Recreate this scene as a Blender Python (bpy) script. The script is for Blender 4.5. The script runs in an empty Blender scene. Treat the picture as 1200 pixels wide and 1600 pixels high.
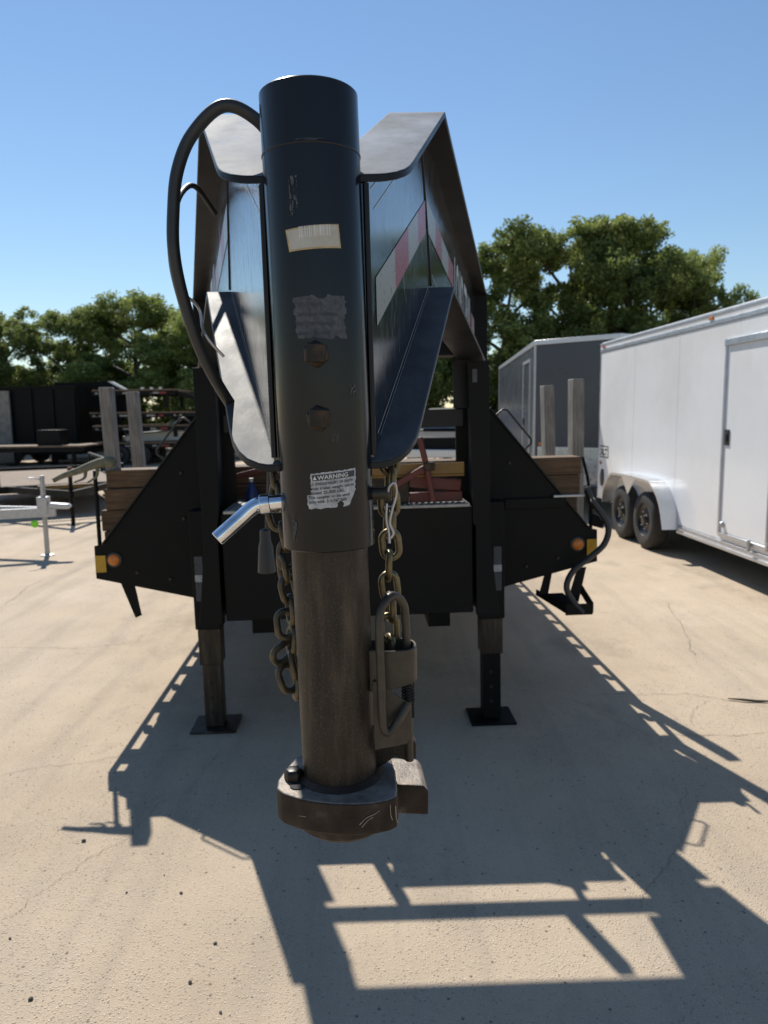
import bpy, bmesh, math, random
import numpy as np
from mathutils import Vector, Matrix, Euler
random.seed(7); np.random.seed(7)
S = bpy.context.scene
C = S.collection
R = math.radians

# ------------------------------------------------------------------ camera, sky, sun, exposure
CAM_H, PITCH, ROLL = 1.6218, .1336, .0131
cam_d = bpy.data.cameras.new('camera')
cam = bpy.data.objects.new('camera', cam_d); C.objects.link(cam)
fwd = Vector((0, math.cos(PITCH), -math.sin(PITCH)))
up = Vector((0, math.sin(PITCH), math.cos(PITCH)))
rt = Vector((1, 0, 0))
r2 = rt*math.cos(ROLL) - up*math.sin(ROLL)
u2 = rt*math.sin(ROLL) + up*math.cos(ROLL)
mw = Matrix((r2, u2, -fwd)).transposed().to_4x4()
mw.translation = Vector((0, 0, CAM_H))
cam.matrix_world = mw
cam_d.sensor_fit = 'VERTICAL'; cam_d.sensor_height = 36; cam_d.sensor_width = 27
cam_d.lens = 25.875
cam_d.clip_start = .02; cam_d.clip_end = 3000
cam_d.dof.use_dof = True; cam_d.dof.focus_distance = 1.22; cam_d.dof.aperture_fstop = 25.875/3.6
S.camera = cam

SUN_EL, SUN_AZ = R(48.6), R(-21.2)      # azimuth from +Y towards +X
W = bpy.data.worlds.new('World'); S.world = W; W.use_nodes = True
wn = W.node_tree.nodes; wl = W.node_tree.links
sky = wn.new('ShaderNodeTexSky'); sky.sky_type = 'NISHITA'; sky.sun_disc = False
sky.sun_elevation = SUN_EL; sky.sun_rotation = SUN_AZ
sky.altitude = 150; sky.air_density = 1.3; sky.dust_density = 0.0; sky.ozone_density = 5.0
bg = wn['Background']; bg.inputs['Strength'].default_value = .088
wl.new(sky.outputs[0], bg.inputs['Color'])
sd = bpy.data.lights.new('sun', 'SUN'); sd.energy = 5.0; sd.angle = R(.53); sd.color = (1, .945, .86)
sun = bpy.data.objects.new('sun', sd); C.objects.link(sun)
sdir = Vector((math.sin(SUN_AZ)*math.cos(SUN_EL), math.cos(SUN_AZ)*math.cos(SUN_EL), math.sin(SUN_EL)))
sun.rotation_euler = sdir.to_track_quat('Z', 'Y').to_euler()
sun.location = sdir*50
vs = S.view_settings
vs.view_transform = 'Standard'; vs.look = 'None'; vs.exposure = .36; vs.gamma = 1; vs.use_curve_mapping = False

# ------------------------------------------------------------------ materials
def newmat(name):
    m = bpy.data.materials.new(name); m.use_nodes = True
    nt = m.node_tree
    return m, nt, nt.nodes['Principled BSDF']
def nd(nt, t, **k):
    n = nt.nodes.new(t)
    for a, b in k.items():
        if a.startswith('i_'): n.inputs[a[2:].replace('_', ' ')].default_value = b
        else: setattr(n, a, b)
    return n
def c4(c): return (c[0], c[1], c[2], 1)
def coords(nt, scale=(1, 1, 1)):
    tc = nd(nt, 'ShaderNodeTexCoord'); mp = nd(nt, 'ShaderNodeMapping'); mp.inputs['Scale'].default_value = scale
    nt.links.new(tc.outputs['Object'], mp.inputs['Vector'])
    return mp.outputs[0]
def noise(nt, vec, scale, detail=4, rough=.6):
    n = nd(nt, 'ShaderNodeTexNoise'); n.inputs['Scale'].default_value = scale
    n.inputs['Detail'].default_value = detail; n.inputs['Roughness'].default_value = rough
    nt.links.new(vec, n.inputs['Vector']); return n.outputs['Fac']
def ramp(nt, fac, stops):
    r = nd(nt, 'ShaderNodeValToRGB'); e = r.color_ramp.elements
    while len(e) < len(stops): e.new(.5)
    for el, (p, c) in zip(e, stops): el.position = p; el.color = c4(c) if len(c) == 3 else c
    nt.links.new(fac, r.inputs[0]); return r.outputs[0]
def mix(nt, fac, a, b, mode='MIX'):
    m = nd(nt, 'ShaderNodeMix'); m.data_type = 'RGBA'; m.blend_type = mode
    for s, v in ((m.inputs[0], fac), (m.inputs[6], a), (m.inputs[7], b)):
        if isinstance(v, (int, float)): s.default_value = v
        elif isinstance(v, tuple): s.default_value = c4(v)
        else: nt.links.new(v, s)
    return m.outputs[2]
def mrange(nt, fac, a, b, c, d):
    m = nd(nt, 'ShaderNodeMapRange')
    for i, v in enumerate((a, b, c, d)): m.inputs[i+1].default_value = v
    nt.links.new(fac, m.inputs[0]); return m.outputs[0]
def addbump(nt, bs, h, strength, dist=.002):
    b = nd(nt, 'ShaderNodeBump'); b.inputs['Strength'].default_value = strength; b.inputs['Distance'].default_value = dist
    nt.links.new(h, b.inputs['Height']); nt.links.new(b.outputs[0], bs.inputs['Normal'])
def mat(name, col, rough=.5, metal=0., var=.18, scale=9, bump=.1, bscale=60, stretch=(1, 1, 1), dirt=None, dirt_amt=.5, coat=0, spec=.5):
    m, nt, bs = newmat(name)
    v = coords(nt, stretch)
    n1 = noise(nt, v, scale)
    lo = tuple(max(0, c*(1-var)) for c in col); hi = tuple(min(1, c*(1+var)) for c in col)
    cc = ramp(nt, n1, [(.3, lo), (.7, hi)])
    if dirt:
        n2 = noise(nt, v, scale*.45, 7, .7)
        f = mrange(nt, n2, .48, .72, 0, dirt_amt)
        cc = mix(nt, f, cc, dirt)
    nt.links.new(cc, bs.inputs['Base Color'])
    n3 = noise(nt, v, bscale, 3)
    nt.links.new(mrange(nt, n1, .2, .8, max(.02, rough-.08), min(1, rough+.1)), bs.inputs['Roughness'])
    bs.inputs['Metallic'].default_value = metal
    bs.inputs['Specular IOR Level'].default_value = spec
    if coat: bs.inputs['Coat Weight'].default_value = coat; bs.inputs['Coat Roughness'].default_value = .12
    if bump: addbump(nt, bs, n3, bump, .002)
    return m

MT = {}
MT['paint'] = mat('black_paint', (.006, .007, .0085), .42, 0, .3, 5, .05, 45, dirt=(.022, .021, .02), dirt_amt=.35, spec=.3)
MT['base_dust_glint'] = mat('dust_and_glint_casting_top', (.21, .172, .138), .45, .1, .35, 60, .4, 260, dirt=(.05, .04, .03), dirt_amt=.6, spec=.5)  # dust tan, lightened so the colour carries some of the sunlit glint
MT['dust_glint_top'] = mat('dust_and_glint_top_paint', (.23, .25, .28), .7, 0, .3, 14, .15, 130, stretch=(1, .35, 1), dirt=(.12, .125, .13), dirt_amt=.75, spec=.03)  # dust grey with sun glint painted in as extra paleness
MT['dusty'] = mat('dust_covered_paint', (.08, .086, .094), .58, 0, .3, 14, .15, 130, stretch=(1, .35, 1), dirt=(.035, .036, .037), dirt_amt=.75, spec=.12)
MT['paint_dull'] = mat('black_paint_dusty', (.0045, .005, .0056), .5, 0, .3, 4, .08, 60, dirt=(.014, .0135, .0125), dirt_amt=.4, spec=.14)
def web_paint():
    m, nt, bs = newmat('black_paint_streaked')
    v = coords(nt, (30, 30, 5)); v2 = coords(nt)
    n = noise(nt, v, 3.2, 6, .68); big = noise(nt, v2, 3.5, 4)
    streak = mrange(nt, n, .52, .72, 0, 1)
    cc = mix(nt, mrange(nt, big, .4, .7, .1, .5), (.009, .011, .014), (.03, .03, .032))
    nt.links.new(cc, bs.inputs['Base Color'])
    nt.links.new(mrange(nt, streak, 0, 1, .07, .34), bs.inputs['Roughness'])
    bs.inputs['Specular IOR Level'].default_value = 1.
    addbump(nt, bs, n, .25, .0012)
    return m
MT['web'] = web_paint()
MT['tube'] = mat('coupler_black_paint', (.006, .007, .009), .2, 0, .3, 9, .08, 25, stretch=(1, 1, .25), dirt=(.014, .013, .013), dirt_amt=.6, spec=.33)
def rust_tube():
    m, nt, bs = newmat('worn_bare_steel')
    v = coords(nt, (1, 1, .16)); v2 = coords(nt)
    st = noise(nt, v, 26, 6, .65); sp = noise(nt, v2, 330, 3, .7); bl = noise(nt, v2, 11, 5)
    cc = ramp(nt, st, [(.3, (.008, .0065, .005)), (.5, (.026, .021, .016)), (.7, (.075, .06, .045))])
    cc = mix(nt, mrange(nt, sp, .56, .74, 0, .8), cc, (.12, .095, .07))
    cc = mix(nt, mrange(nt, bl, .5, .7, 0, .55), cc, (.032, .019, .012))
    nt.links.new(cc, bs.inputs['Base Color'])
    bs.inputs['Roughness'].default_value = .46; bs.inputs['Metallic'].default_value = .45
    addbump(nt, bs, sp, .35, .001)
    return m
MT['rust'] = rust_tube()
def cast_iron():
    m, nt, bs = newmat('dusty_cast_steel')
    v = coords(nt); a = noise(nt, v, 22, 6); b = noise(nt, v, 260, 3)
    cc = ramp(nt, a, [(.3, (.014, .009, .006)), (.5, (.03, .021, .015)), (.62, (.045, .033, .024)), (.78, (.13, .1, .075))])
    cc = mix(nt, mrange(nt, b, .6, .75, 0, .7), cc, (.03, .022, .017))
    nt.links.new(cc, bs.inputs['Base Color']); bs.inputs['Roughness'].default_value = .6; bs.inputs['Metallic'].default_value = .1; bs.inputs['Specular IOR Level'].default_value = .25
    addbump(nt, bs, b, .5, .0015); return m
MT['cast'] = cast_iron()
MT['steel'] = mat('dull_latch_steel', (.06, .053, .041), .45, .4, .3, 30, .12, 150, dirt=(.022, .018, .014), dirt_amt=.7)
MT['steel_bright'] = mat('scraped_steel', (.3, .26, .2), .5, .4, .3, 90, 0)
MT['chain'] = mat('yellow_zinc_chain', (.17, .135, .07), .4, .65, .45, 60, .15, 200, dirt=(.02, .017, .013), dirt_amt=1.)
MT['chrome'] = mat('chromed_steel', (.75, .77, .8), .14, 1., .06, 20, .03, 90, dirt=(.12, .11, .1), dirt_amt=.5)
MT['bolt'] = mat('greasy_bolt', (.014, .011, .008), .42, .2, .3, 50, .1, 200, dirt=(.1, .052, .024), dirt_amt=.75, spec=.35)
MT['rubber'] = mat('black_rubber_cable', (.018, .019, .02), .45, 0, .2, 20, .05, 120)
MT['tyre'] = mat('tyre_rubber', (.028, .027, .026), .8, 0, .2, 12, .2, 150, dirt=(.09, .08, .065), dirt_amt=.5)
MT['rim'] = mat('black_rim', (.012, .012, .013), .3, 0, .2, 12, 0)
MT['amber'] = mat('amber_lens', (.55, .16, .015), .25, 0, .15, 40, .1, 200)
MT['yellow_refl'] = mat('yellow_reflector', (.45, .25, .01), .35, 0, .12, 60, .1, 300)
MT['sticker'] = mat('faded_label', (.42, .43, .44), .6, 0, .25, 120, .1, 300, dirt=(.14, .14, .15), dirt_amt=.7)
MT['sticker_worn'] = mat('worn_out_label', (.055, .06, .07), .6, 0, .5, 160, .1, 300)
MT['cream'] = mat('cream_label', (.44, .43, .38), .5, 0, .08, 60, 0, dirt=(.38, .33, .22), dirt_amt=.6)
MT['cream_edge'] = mat('yellowed_label_edge', (.42, .32, .16), .5, 0, .2, 80, 0)
MT['white_ink'] = mat('white_ink', (.62, .62, .6), .5, 0, .1, 60, 0)
MT['band'] = mat('dark_label_band', (.03, .034, .042), .5, 0, .4, 150, 0)
MT['ink'] = mat('black_ink', (.02, .02, .022), .6, 0, .3, 200, 0)
MT['tape_w'] = mat('white_reflective_tape', (.26, .255, .225), .3, 0, .05, 90, .0, 260, spec=.4)
MT['tape_r'] = mat('red_reflective_tape', (.25, .013, .02), .3, 0, .08, 90, .0, 260, spec=.4)
MT['decal'] = mat('white_decal', (.45, .46, .47), .4, 0, .1, 60, 0)
def tread():
    m, nt, bs = newmat('tread_plate'); v = coords(nt)
    w = nd(nt, 'ShaderNodeTexVoronoi'); w.inputs['Scale'].default_value = 34; nt.links.new(v, w.inputs['Vector'])
    n = noise(nt, v, 14, 4)
    nt.links.new(ramp(nt, n, [(.3, (.2, .2, .2)), (.7, (.34, .34, .33))]), bs.inputs['Base Color'])
    bs.inputs['Metallic'].default_value = .6; bs.inputs['Roughness'].default_value = .42
    addbump(nt, bs, w.outputs['Distance'], .5, .003); return m
MT['tread'] = tread()
MT['guard'] = mat('polished_tread_guard', (.62, .64, .67), .3, .9, .1, 20, .6, 45)
def wood(name, a, b, stretch):
    m, nt, bs = newmat(name); v = coords(nt, stretch); v2 = coords(nt)
    g = noise(nt, v, 9, 8, .65); k = noise(nt, v2, 5, 3)
    cc = ramp(nt, g, [(.28, a), (.72, b)]); cc = mix(nt, mrange(nt, k, .45, .75, 0, .5), cc, tuple(x*.45 for x in a))
    nt.links.new(cc, bs.inputs['Base Color']); bs.inputs['Roughness'].default_value = .8
    addbump(nt, bs, g, .35, .004); return m
MT['timber'] = wood('brown_timber', (.06, .034, .017), (.18, .108, .056), (.6, 9, 9))
MT['stake'] = wood('weathered_grey_wood', (.13, .12, .105), (.33, .31, .275), (12, 12, .7))
MT['deckwood'] = wood('deck_wood', (.1, .065, .04), (.24, .17, .11), (9, .5, 9))
MT['white'] = mat('white_aluminium_skin', (.8, .81, .82), .16, 0, .03, 1.2, .35, 1.1, dirt=(.64, .63, .6), dirt_amt=.6)
MT['alu'] = mat('mill_aluminium', (.62, .63, .64), .3, .85, .08, 8, .04, 30)
MT['alu_trim'] = mat('satin_aluminium_trim', (.55, .57, .6), .35, .7, .06, 10, 0)
MT['grey_skin'] = mat('charcoal_trailer_skin', (.046, .054, .07), .3, 0, .06, 2, .03, 4)
MT['galv'] = mat('galvanised_steel', (.42, .43, .44), .42, .75, .15, 25, .08, 90)
MT['red'] = mat('red_painted_steel', (.1, .016, .012), .5, 0, .25, 15, .08, 80, dirt=(.12, .03, .02), dirt_amt=.7)
MT['yellow'] = mat('yellow_painted_steel', (.19, .1, .016), .45, 0, .2, 15, .08, 80, dirt=(.12, .07, .02), dirt_amt=.6)
MT['blue'] = mat('blue_plastic', (.015, .035, .14), .35, 0, .1, 20, 0)
MT['canvas'] = mat('faded_green_webbing', (.15, .145, .1), .85, 0, .3, 35, .4, 220)
MT['lime'] = mat('lime_plastic', (.25, .75, .03), .4, 0, .1, 20, 0)
MT['glass'] = mat('dark_window_glass', (.015, .018, .02), .06, 0, .1, 3, 0, spec=.8)
MT['dark'] = mat('dark_underbody', (.012, .012, .012), .8, 0, .2, 6, .1, 30)
MT['bark'] = wood('tree_bark', (.035, .028, .02), (.1, .08, .06), (9, 9, 1.2))
MT['crackdark'] = mat('crack_dirt', (.19, .155, .115), .95, 0, .3, 60, 0)
MT['stone'] = mat('dark_pebble', (.09, .08, .068), .8, 0, .4, 60, .3, 200)
MT['stone_pale'] = mat('pale_pebble', (.4, .37, .32), .8, 0, .2, 60, .3, 200)
MT['twig'] = mat('dry_twig', (.07, .055, .04), .9, 0, .3, 40, .2, 90)
MT['tail'] = mat('red_lens', (.4, .02, .02), .25, 0, .1, 40, 0)

def ground_mat():
    m, nt, bs = newmat('worn_concrete'); v = coords(nt)
    big = noise(nt, v, .55, 5, .6); mid = noise(nt, v, 2.6, 6, .62); fine = noise(nt, v, 240, 4, .7)
    cc = ramp(nt, big, [(.28, (.41, .318, .225)), (.5, (.55, .437, .315)), (.72, (.62, .508, .385))])
    cc = mix(nt, mrange(nt, mid, .35, .7, 0, .4), cc, (.40, .335, .26))
    # exposed aggregate
    vo = nd(nt, 'ShaderNodeTexVoronoi'); vo.inputs['Scale'].default_value = 105; vo.inputs['Randomness'].default_value = 1
    nt.links.new(v, vo.inputs['Vector'])
    sep = nd(nt, 'ShaderNodeSeparateColor'); nt.links.new(vo.outputs['Color'], sep.inputs[0])
    wear = mrange(nt, noise(nt, v, 1.3, 4), .38, .6, .5, 1)
    core = mrange(nt, vo.outputs['Distance'], .1, .42, 1, 0)
    def mul(a, b):
        x = nd(nt, 'ShaderNodeMath'); x.operation = 'MULTIPLY'; nt.links.new(a, x.inputs[0])
        if isinstance(b, float): x.inputs[1].default_value = b
        else: nt.links.new(b, x.inputs[1])
        return x.outputs[0]
    pale = mul(mul(mrange(nt, sep.outputs[0], .6, .72, 0, 1), core), wear)
    dark = mul(mul(mrange(nt, sep.outputs[1], .74, .82, 0, 1), core), wear)
    cc = mix(nt, mul(pale, 1.), cc, (.66, .58, .47))
    cc = mix(nt, mul(dark, .9), cc, (.13, .105, .08))
    cc = mix(nt, mrange(nt, fine, .35, .65, .0, .5), cc, (.27, .23, .18))
    # pits
    vp = nd(nt, 'ShaderNodeTexVoronoi'); vp.inputs['Scale'].default_value = 31; nt.links.new(v, vp.inputs['Vector'])
    sp2 = nd(nt, 'ShaderNodeSeparateColor'); nt.links.new(vp.outputs['Color'], sp2.inputs[0])
    pit = mul(mrange(nt, sp2.outputs[2], .95, .96, 0, 1), mrange(nt, vp.outputs['Distance'], .08, .2, 1, 0))
    cc = mix(nt, mul(pit, .8), cc, (.09, .075, .06))
    # old oil stains and tyre dirt
    st = noise(nt, coords(nt, (1, .6, 1)), 1.05, 6, .68)
    cc = mix(nt, mrange(nt, st, .55, .74, 0, .55), cc, (.17, .145, .115))
    s2 = noise(nt, coords(nt, (1, .8, 1)), 3.1, 7, .72)
    cc = mix(nt, mrange(nt, s2, .6, .74, 0, .4), cc, (.24, .195, .15))
    tr = noise(nt, coords(nt, (3.2, .25, 1)), 1.3, 5, .6)
    cc = mix(nt, mrange(nt, tr, .5, .72, 0, .3), cc, (.2, .18, .155))
    nt.links.new(cc, bs.inputs['Base Color'])
    bs.inputs['Roughness'].default_value = .9; bs.inputs['Specular IOR Level'].default_value = .25
    h = nd(nt, 'ShaderNodeMath'); h.operation = 'MULTIPLY_ADD'
    nt.links.new(mul(core, wear), h.inputs[0]); h.inputs[1].default_value = .7; nt.links.new(fine, h.inputs[2])
    addbump(nt, bs, h.outputs[0], .8, .005)
    return m
MT['ground'] = ground_mat()

def leaf_mat(name, a, b, c):
    m, nt, bs = newmat(name)
    at = nd(nt, 'ShaderNodeAttribute'); at.attribute_name = 'tint'
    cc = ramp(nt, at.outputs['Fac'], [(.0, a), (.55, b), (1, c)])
    nt.links.new(cc, bs.inputs['Base Color']); bs.inputs['Roughness'].default_value = .55
    bs.inputs['Specular IOR Level'].default_value = .35
    tr = nd(nt, 'ShaderNodeBsdfTranslucent'); ms = nd(nt, 'ShaderNodeMixShader'); ms.inputs[0].default_value = .42
    nt.links.new(mix(nt, .5, cc, (.24, .27, .05)), tr.inputs[0])
    nt.links.new(bs.outputs[0], ms.inputs[1]); nt.links.new(tr.outputs[0], ms.inputs[2])
    nt.links.new(ms.outputs[0], nt.nodes['Material Output'].inputs[0]); return m
MT['leaf'] = leaf_mat('oak_foliage', (.05, .095, .032), (.15, .215, .068), (.37, .42, .14))
MT['leaf2'] = leaf_mat('light_foliage', (.07, .125, .036), (.2, .275, .08), (.42, .47, .16))

# ------------------------------------------------------------------ mesh helpers
class MB:
    def __init__(s): s.v = []; s.f = []
    def add(s, vs, fs):
        o = len(s.v); s.v += [tuple(p) for p in vs]; s.f += [tuple(i+o for i in f) for f in fs]; return s
    def box(s, a, b):
        x0, y0, z0 = a; x1, y1, z1 = b
        return s.add([(x0, y0, z0), (x1, y0, z0), (x1, y1, z0), (x0, y1, z0), (x0, y0, z1), (x1, y0, z1), (x1, y1, z1), (x0, y1, z1)],
                     [(0, 3, 2, 1), (4, 5, 6, 7), (0, 1, 5, 4), (1, 2, 6, 5), (2, 3, 7, 6), (3, 0, 4, 7)])
    def prism(s, pts, vec):
        """polygon pts (3d) extruded along vec"""
        n = len(pts); p2 = [(p[0]+vec[0], p[1]+vec[1], p[2]+vec[2]) for p in pts]
        fs = [tuple(range(n-1, -1, -1)), tuple(range(n, 2*n))]
        fs += [(i, (i+1) % n, n+(i+1) % n, n+i) for i in range(n)]
        return s.add(list(pts)+p2, fs)
    def bar(s, a, b, w, h, upv=(0, 0, 1)):
        a = Vector(a); b = Vector(b); d = (b-a).normalized(); u = Vector(upv)
        if abs(d.dot(u)) > .98: u = Vector((0, 1, 0))
        sd_ = d.cross(u).normalized(); u = sd_.cross(d).normalized()
        q = [a+sd_*w/2*i+u*h/2*j for i, j in ((-1, -1), (1, -1), (1, 1), (-1, 1))]
        return s.prism(q, b-a)
    def tube(s, path, r, seg=12, closed=False, caps=True, rfn=None):
        P = [Vector(p) for p in path]; n = len(P); rings = []
        t0 = (P[1]-P[0]).normalized(); ref = Vector((0, 0, 1)) if abs(t0.z) < .9 else Vector((1, 0, 0))
        nrm = (ref - t0*ref.dot(t0)).normalized(); vs = []
        for i in range(n):
            if closed: t = (P[(i+1) % n]-P[i-1]).normalized()
            else: t = (P[min(i+1, n-1)]-P[max(i-1, 0)]).normalized()
            nrm = (nrm - t*nrm.dot(t)).normalized(); b = t.cross(nrm)
            rr = rfn(i/(n-1)) if rfn else (r[i] if isinstance(r, (list, tuple)) else r)
            vs += [P[i]+(nrm*math.cos(a)+b*math.sin(a))*rr for a in [2*math.pi*k/seg for k in range(seg)]]
        fs = []
        for i in range(n if closed else n-1):
            j = (i+1) % n
            for k in range(seg):
                fs.append((i*seg+k, i*seg+(k+1) % seg, j*seg+(k+1) % seg, j*seg+k))
        if caps and not closed:
            fs.append(tuple(range(seg-1, -1, -1))); fs.append(tuple((n-1)*seg+k for k in range(seg)))
        return s.add(vs, fs)
    def lathe(s, prof, seg=24, axis='z', center=(0, 0, 0), capped=True):
        """prof: list of (r, h)"""
        vs = []; n = len(prof)
        for r, h in prof:
            for k in range(seg):
                a = 2*math.pi*k/seg; p = (r*math.cos(a), r*math.sin(a), h)
                if axis == 'x': p = (p[2], p[0], p[1])
                elif axis == 'y': p = (p[0], p[2], p[1])
                vs.append((p[0]+center[0], p[1]+center[1], p[2]+center[2]))
        fs = [(i*seg+k, i*seg+(k+1) % seg, (i+1)*seg+(k+1) % seg, (i+1)*seg+k) for i in range(n-1) for k in range(seg)]
        if capped: fs.append(tuple(range(seg-1, -1, -1))); fs.append(tuple((n-1)*seg+k for k in range(seg)))
        if axis == 'y': fs = [tuple(reversed(f)) for f in fs]
        return s.add(vs, fs)
    def mesh(s, name):
        me = bpy.data.meshes.new(name); me.from_pydata(s.v, [], s.f); me.validate(); me.update(); return me
def finish(me, smooth):
    if smooth:
        for p in me.polygons: p.use_smooth = True
        me.set_sharp_from_angle(angle=R(smooth))
def obj(name, mb, m, parent=None, smooth=None, bevel=0, seg=2, fix=True):
    me = mb.mesh(name) if isinstance(mb, MB) else mb
    if fix:
        b = bmesh.new(); b.from_mesh(me); bmesh.ops.recalc_face_normals(b, faces=b.faces); b.to_mesh(me); b.free()
    finish(me, smooth)
    if m and not me.materials: me.materials.append(MT[m] if isinstance(m, str) else m)
    o = bpy.data.objects.new(name, me); C.objects.link(o)
    if parent: o.parent = parent
    if bevel:
        md = o.modifiers.new('bevel', 'BEVEL'); md.width = bevel; md.segments = seg; md.limit_method = 'ANGLE'; md.angle_limit = R(40)
        if not smooth:
            for p in me.polygons: p.use_smooth = True
            me.set_sharp_from_angle(angle=R(50))
    return o
def tag(o, label, cat, group=None):
    o['label'] = label; o['category'] = cat
    if group: o['group'] = group
    return o
def thing(name, label, cat, loc=(0, 0, 0), rot=(0, 0, 0), group=None):
    o = bpy.data.objects.new(name, None); C.objects.link(o); o.empty_display_size = .1
    o.location = loc; o.rotation_euler = rot
    return tag(o, label, cat, group)
def copy_tree(o, parent=None):
    c = o.copy(); C.objects.link(c); c.parent = parent
    for ch in list(o.children): copy_tree(ch, c)
    return c
def catmull(pts, n=8):
    P = [Vector(p) for p in pts]; P = [P[0]*2-P[1]]+P+[P[-1]*2-P[-2]]; out = []
    for i in range(1, len(P)-2):
        a, b, c, d = P[i-1:i+3]
        for k in range(n):
            t = k/n
            out.append(.5*((2*b)+(c-a)*t+(2*a-5*b+4*c-d)*t*t+(3*b-a-3*c+d)*t**3))
    out.append(P[-2]); return out
def text_mesh(txt, size, align='LEFT', bold=0.0):
    cu = bpy.data.curves.new('lettering', 'FONT'); cu.body = txt; cu.size = size; cu.align_x = align; cu.resolution_u = 3; cu.offset = bold
    o = bpy.data.objects.new('lettering', cu); C.objects.link(o)
    bpy.context.view_layer.update()
    me = bpy.data.meshes.new_from_object(o.evaluated_get(bpy.context.evaluated_depsgraph_get()))
    bpy.data.objects.remove(o); bpy.data.curves.remove(cu); me.materials.clear(); return me
def map_mesh(me, fn):
    for v in me.vertices: v.co = fn(v.co.x, v.co.y)
    me.update(); return me

# ------------------------------------------------------------------ ground (structure)
gm = MB(); gm.add([(-700, -60, 0), (700, -60, 0), (700, 1200, 0), (-700, 1200, 0)], [(0, 1, 2, 3)])
ground = obj('ground', gm, 'ground'); ground['kind'] = 'structure'
def crack(pts, w):
    P = catmull([(x, y, 0) for x, y in pts], 14); mb = MB(); vs = []; wk = 0
    for i, p in enumerate(P):
        t = (P[min(i+1, len(P)-1)]-P[max(i-1, 0)]); t.z = 0; t.normalize(); s = Vector((-t.y, t.x, 0))
        wk = .75*wk+random.uniform(-.011, .011); q = p + s*wk; ww = .42*w*random.uniform(.25, 1.1)*(.3 if i in (0, len(P)-1) else 1)
        vs += [(q.x+s.x*ww/2, q.y+s.y*ww/2, .0035), (q.x-s.x*ww/2, q.y-s.y*ww/2, .0035)]
    mb.add(vs, [(2*i, 2*i+1, 2*i+3, 2*i+2) for i in range(len(P)-1)])
    obj('crack', mb, 'crackdark', ground)
for pts, w in [([(-1.265, 2.196), (-1.207, 2.34), (-1.138, 2.463), (-1.034, 2.663), (-.973, 2.865), (-.869, 3.081), (-.832, 3.292), (-.667, 3.565)], .0055),
               ([(-1.773, 3.181), (-1.63, 3.25), (-1.469, 3.297), (-1.305, 3.344), (-1.163, 3.38), (-.962, 3.443)], .006),
               ([(.706, 4.177), (.947, 4.069), (1.115, 3.877), (1.295, 3.581), (1.523, 3.499), (1.916, 3.517)], .009),
               ([(1.2, 4.05), (1.491, 4.04), (1.748, 4.041), (1.925, 3.95), (2.6, 3.83)], .01),
               ([(1.819, 3.953), (1.671, 3.814), (1.569, 3.651)], .007),
               ([(2.387, 6.105), (2.266, 5.526), (2.142, 5.045), (2.05, 4.7)], .01),
               ([(-3.32, 6.182), (-3.376, 6.635), (-3.447, 7.102), (-3.2, 8.0)], .014),
               ([(1.286, 2.997), (1.183, 2.793), (1.126, 2.613), (.983, 2.418), (.822, 2.217)], .006),
               ([(-1.104, 3.996), (-.829, 4.081), (-.5, 4.119), (-.162, 4.078), (.3, 4.2)], .007),
               ([(-3.6, 4.9), (-2.9, 5.1), (-2.2, 5.05), (-1.7, 5.2)], .01)]:
    crack(pts, w)

# ------------------------------------------------------------------ gooseneck trailer
YAW, RT = .0392, .0137
TX, TY = -.0676, 1.1087
T = thing('gooseneck_trailer', 'black gooseneck flatbed trailer with round coupler tube raised toward the viewer', 'trailer', (TX, TY, 0), (0, -RT, YAW))

# neck beams
WS, WX0, WF = .223, .0706, .0625
YBT, ZT0, ZT1, YBB, ZB0, ZB1, YE, ZT2, ZB2 = .614, 1.962, 2.277, .779, 1.555, 1.928, 2.712, 2.2147, 1.8605
def ztop(y): return ZT0+(ZT1-ZT0)*y/YBT if y < YBT else ZT1+(ZT2-ZT1)*(y-YBT)/(YE-YBT)
def zbot(y): return ZB0+(ZB1-ZB0)*y/YBB if y < YBB else ZB1+(ZB2-ZB1)*(y-YBB)/(YE-YBB)
def npt(sg, y, off, z): return (sg*(WX0+WS*y+off), y, z)
def flange(sg, zfn, th, ys, offs):
    mb = MB(); vs = []
    for y, o in zip(ys, offs):
        z = zfn(y)
        ii = -WF if y > .05 else -.03
        vs += [npt(sg, y, ii, z), npt(sg, y, o, z), npt(sg, y, o, z-th), npt(sg, y, ii, z-th)]
    n = len(ys); fs = [(0, 1, 2, 3), (4*n-4, 4*n-1, 4*n-2, 4*n-3)]
    for i in range(n-1):
        for k in range(4): fs.append((4*i+k, 4*i+(k+1) % 4, 4*i+4+(k+1) % 4, 4*i+4+k))
    mb.add(vs, fs); return mb
def dust(o, m='dusty'):  # upward faces get the dust coat; some coats include painted glint
    o.data.materials.append(MT[m])
    for p in o.data.polygons:
        if p.normal.z > .5: p.material_index = 1
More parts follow.
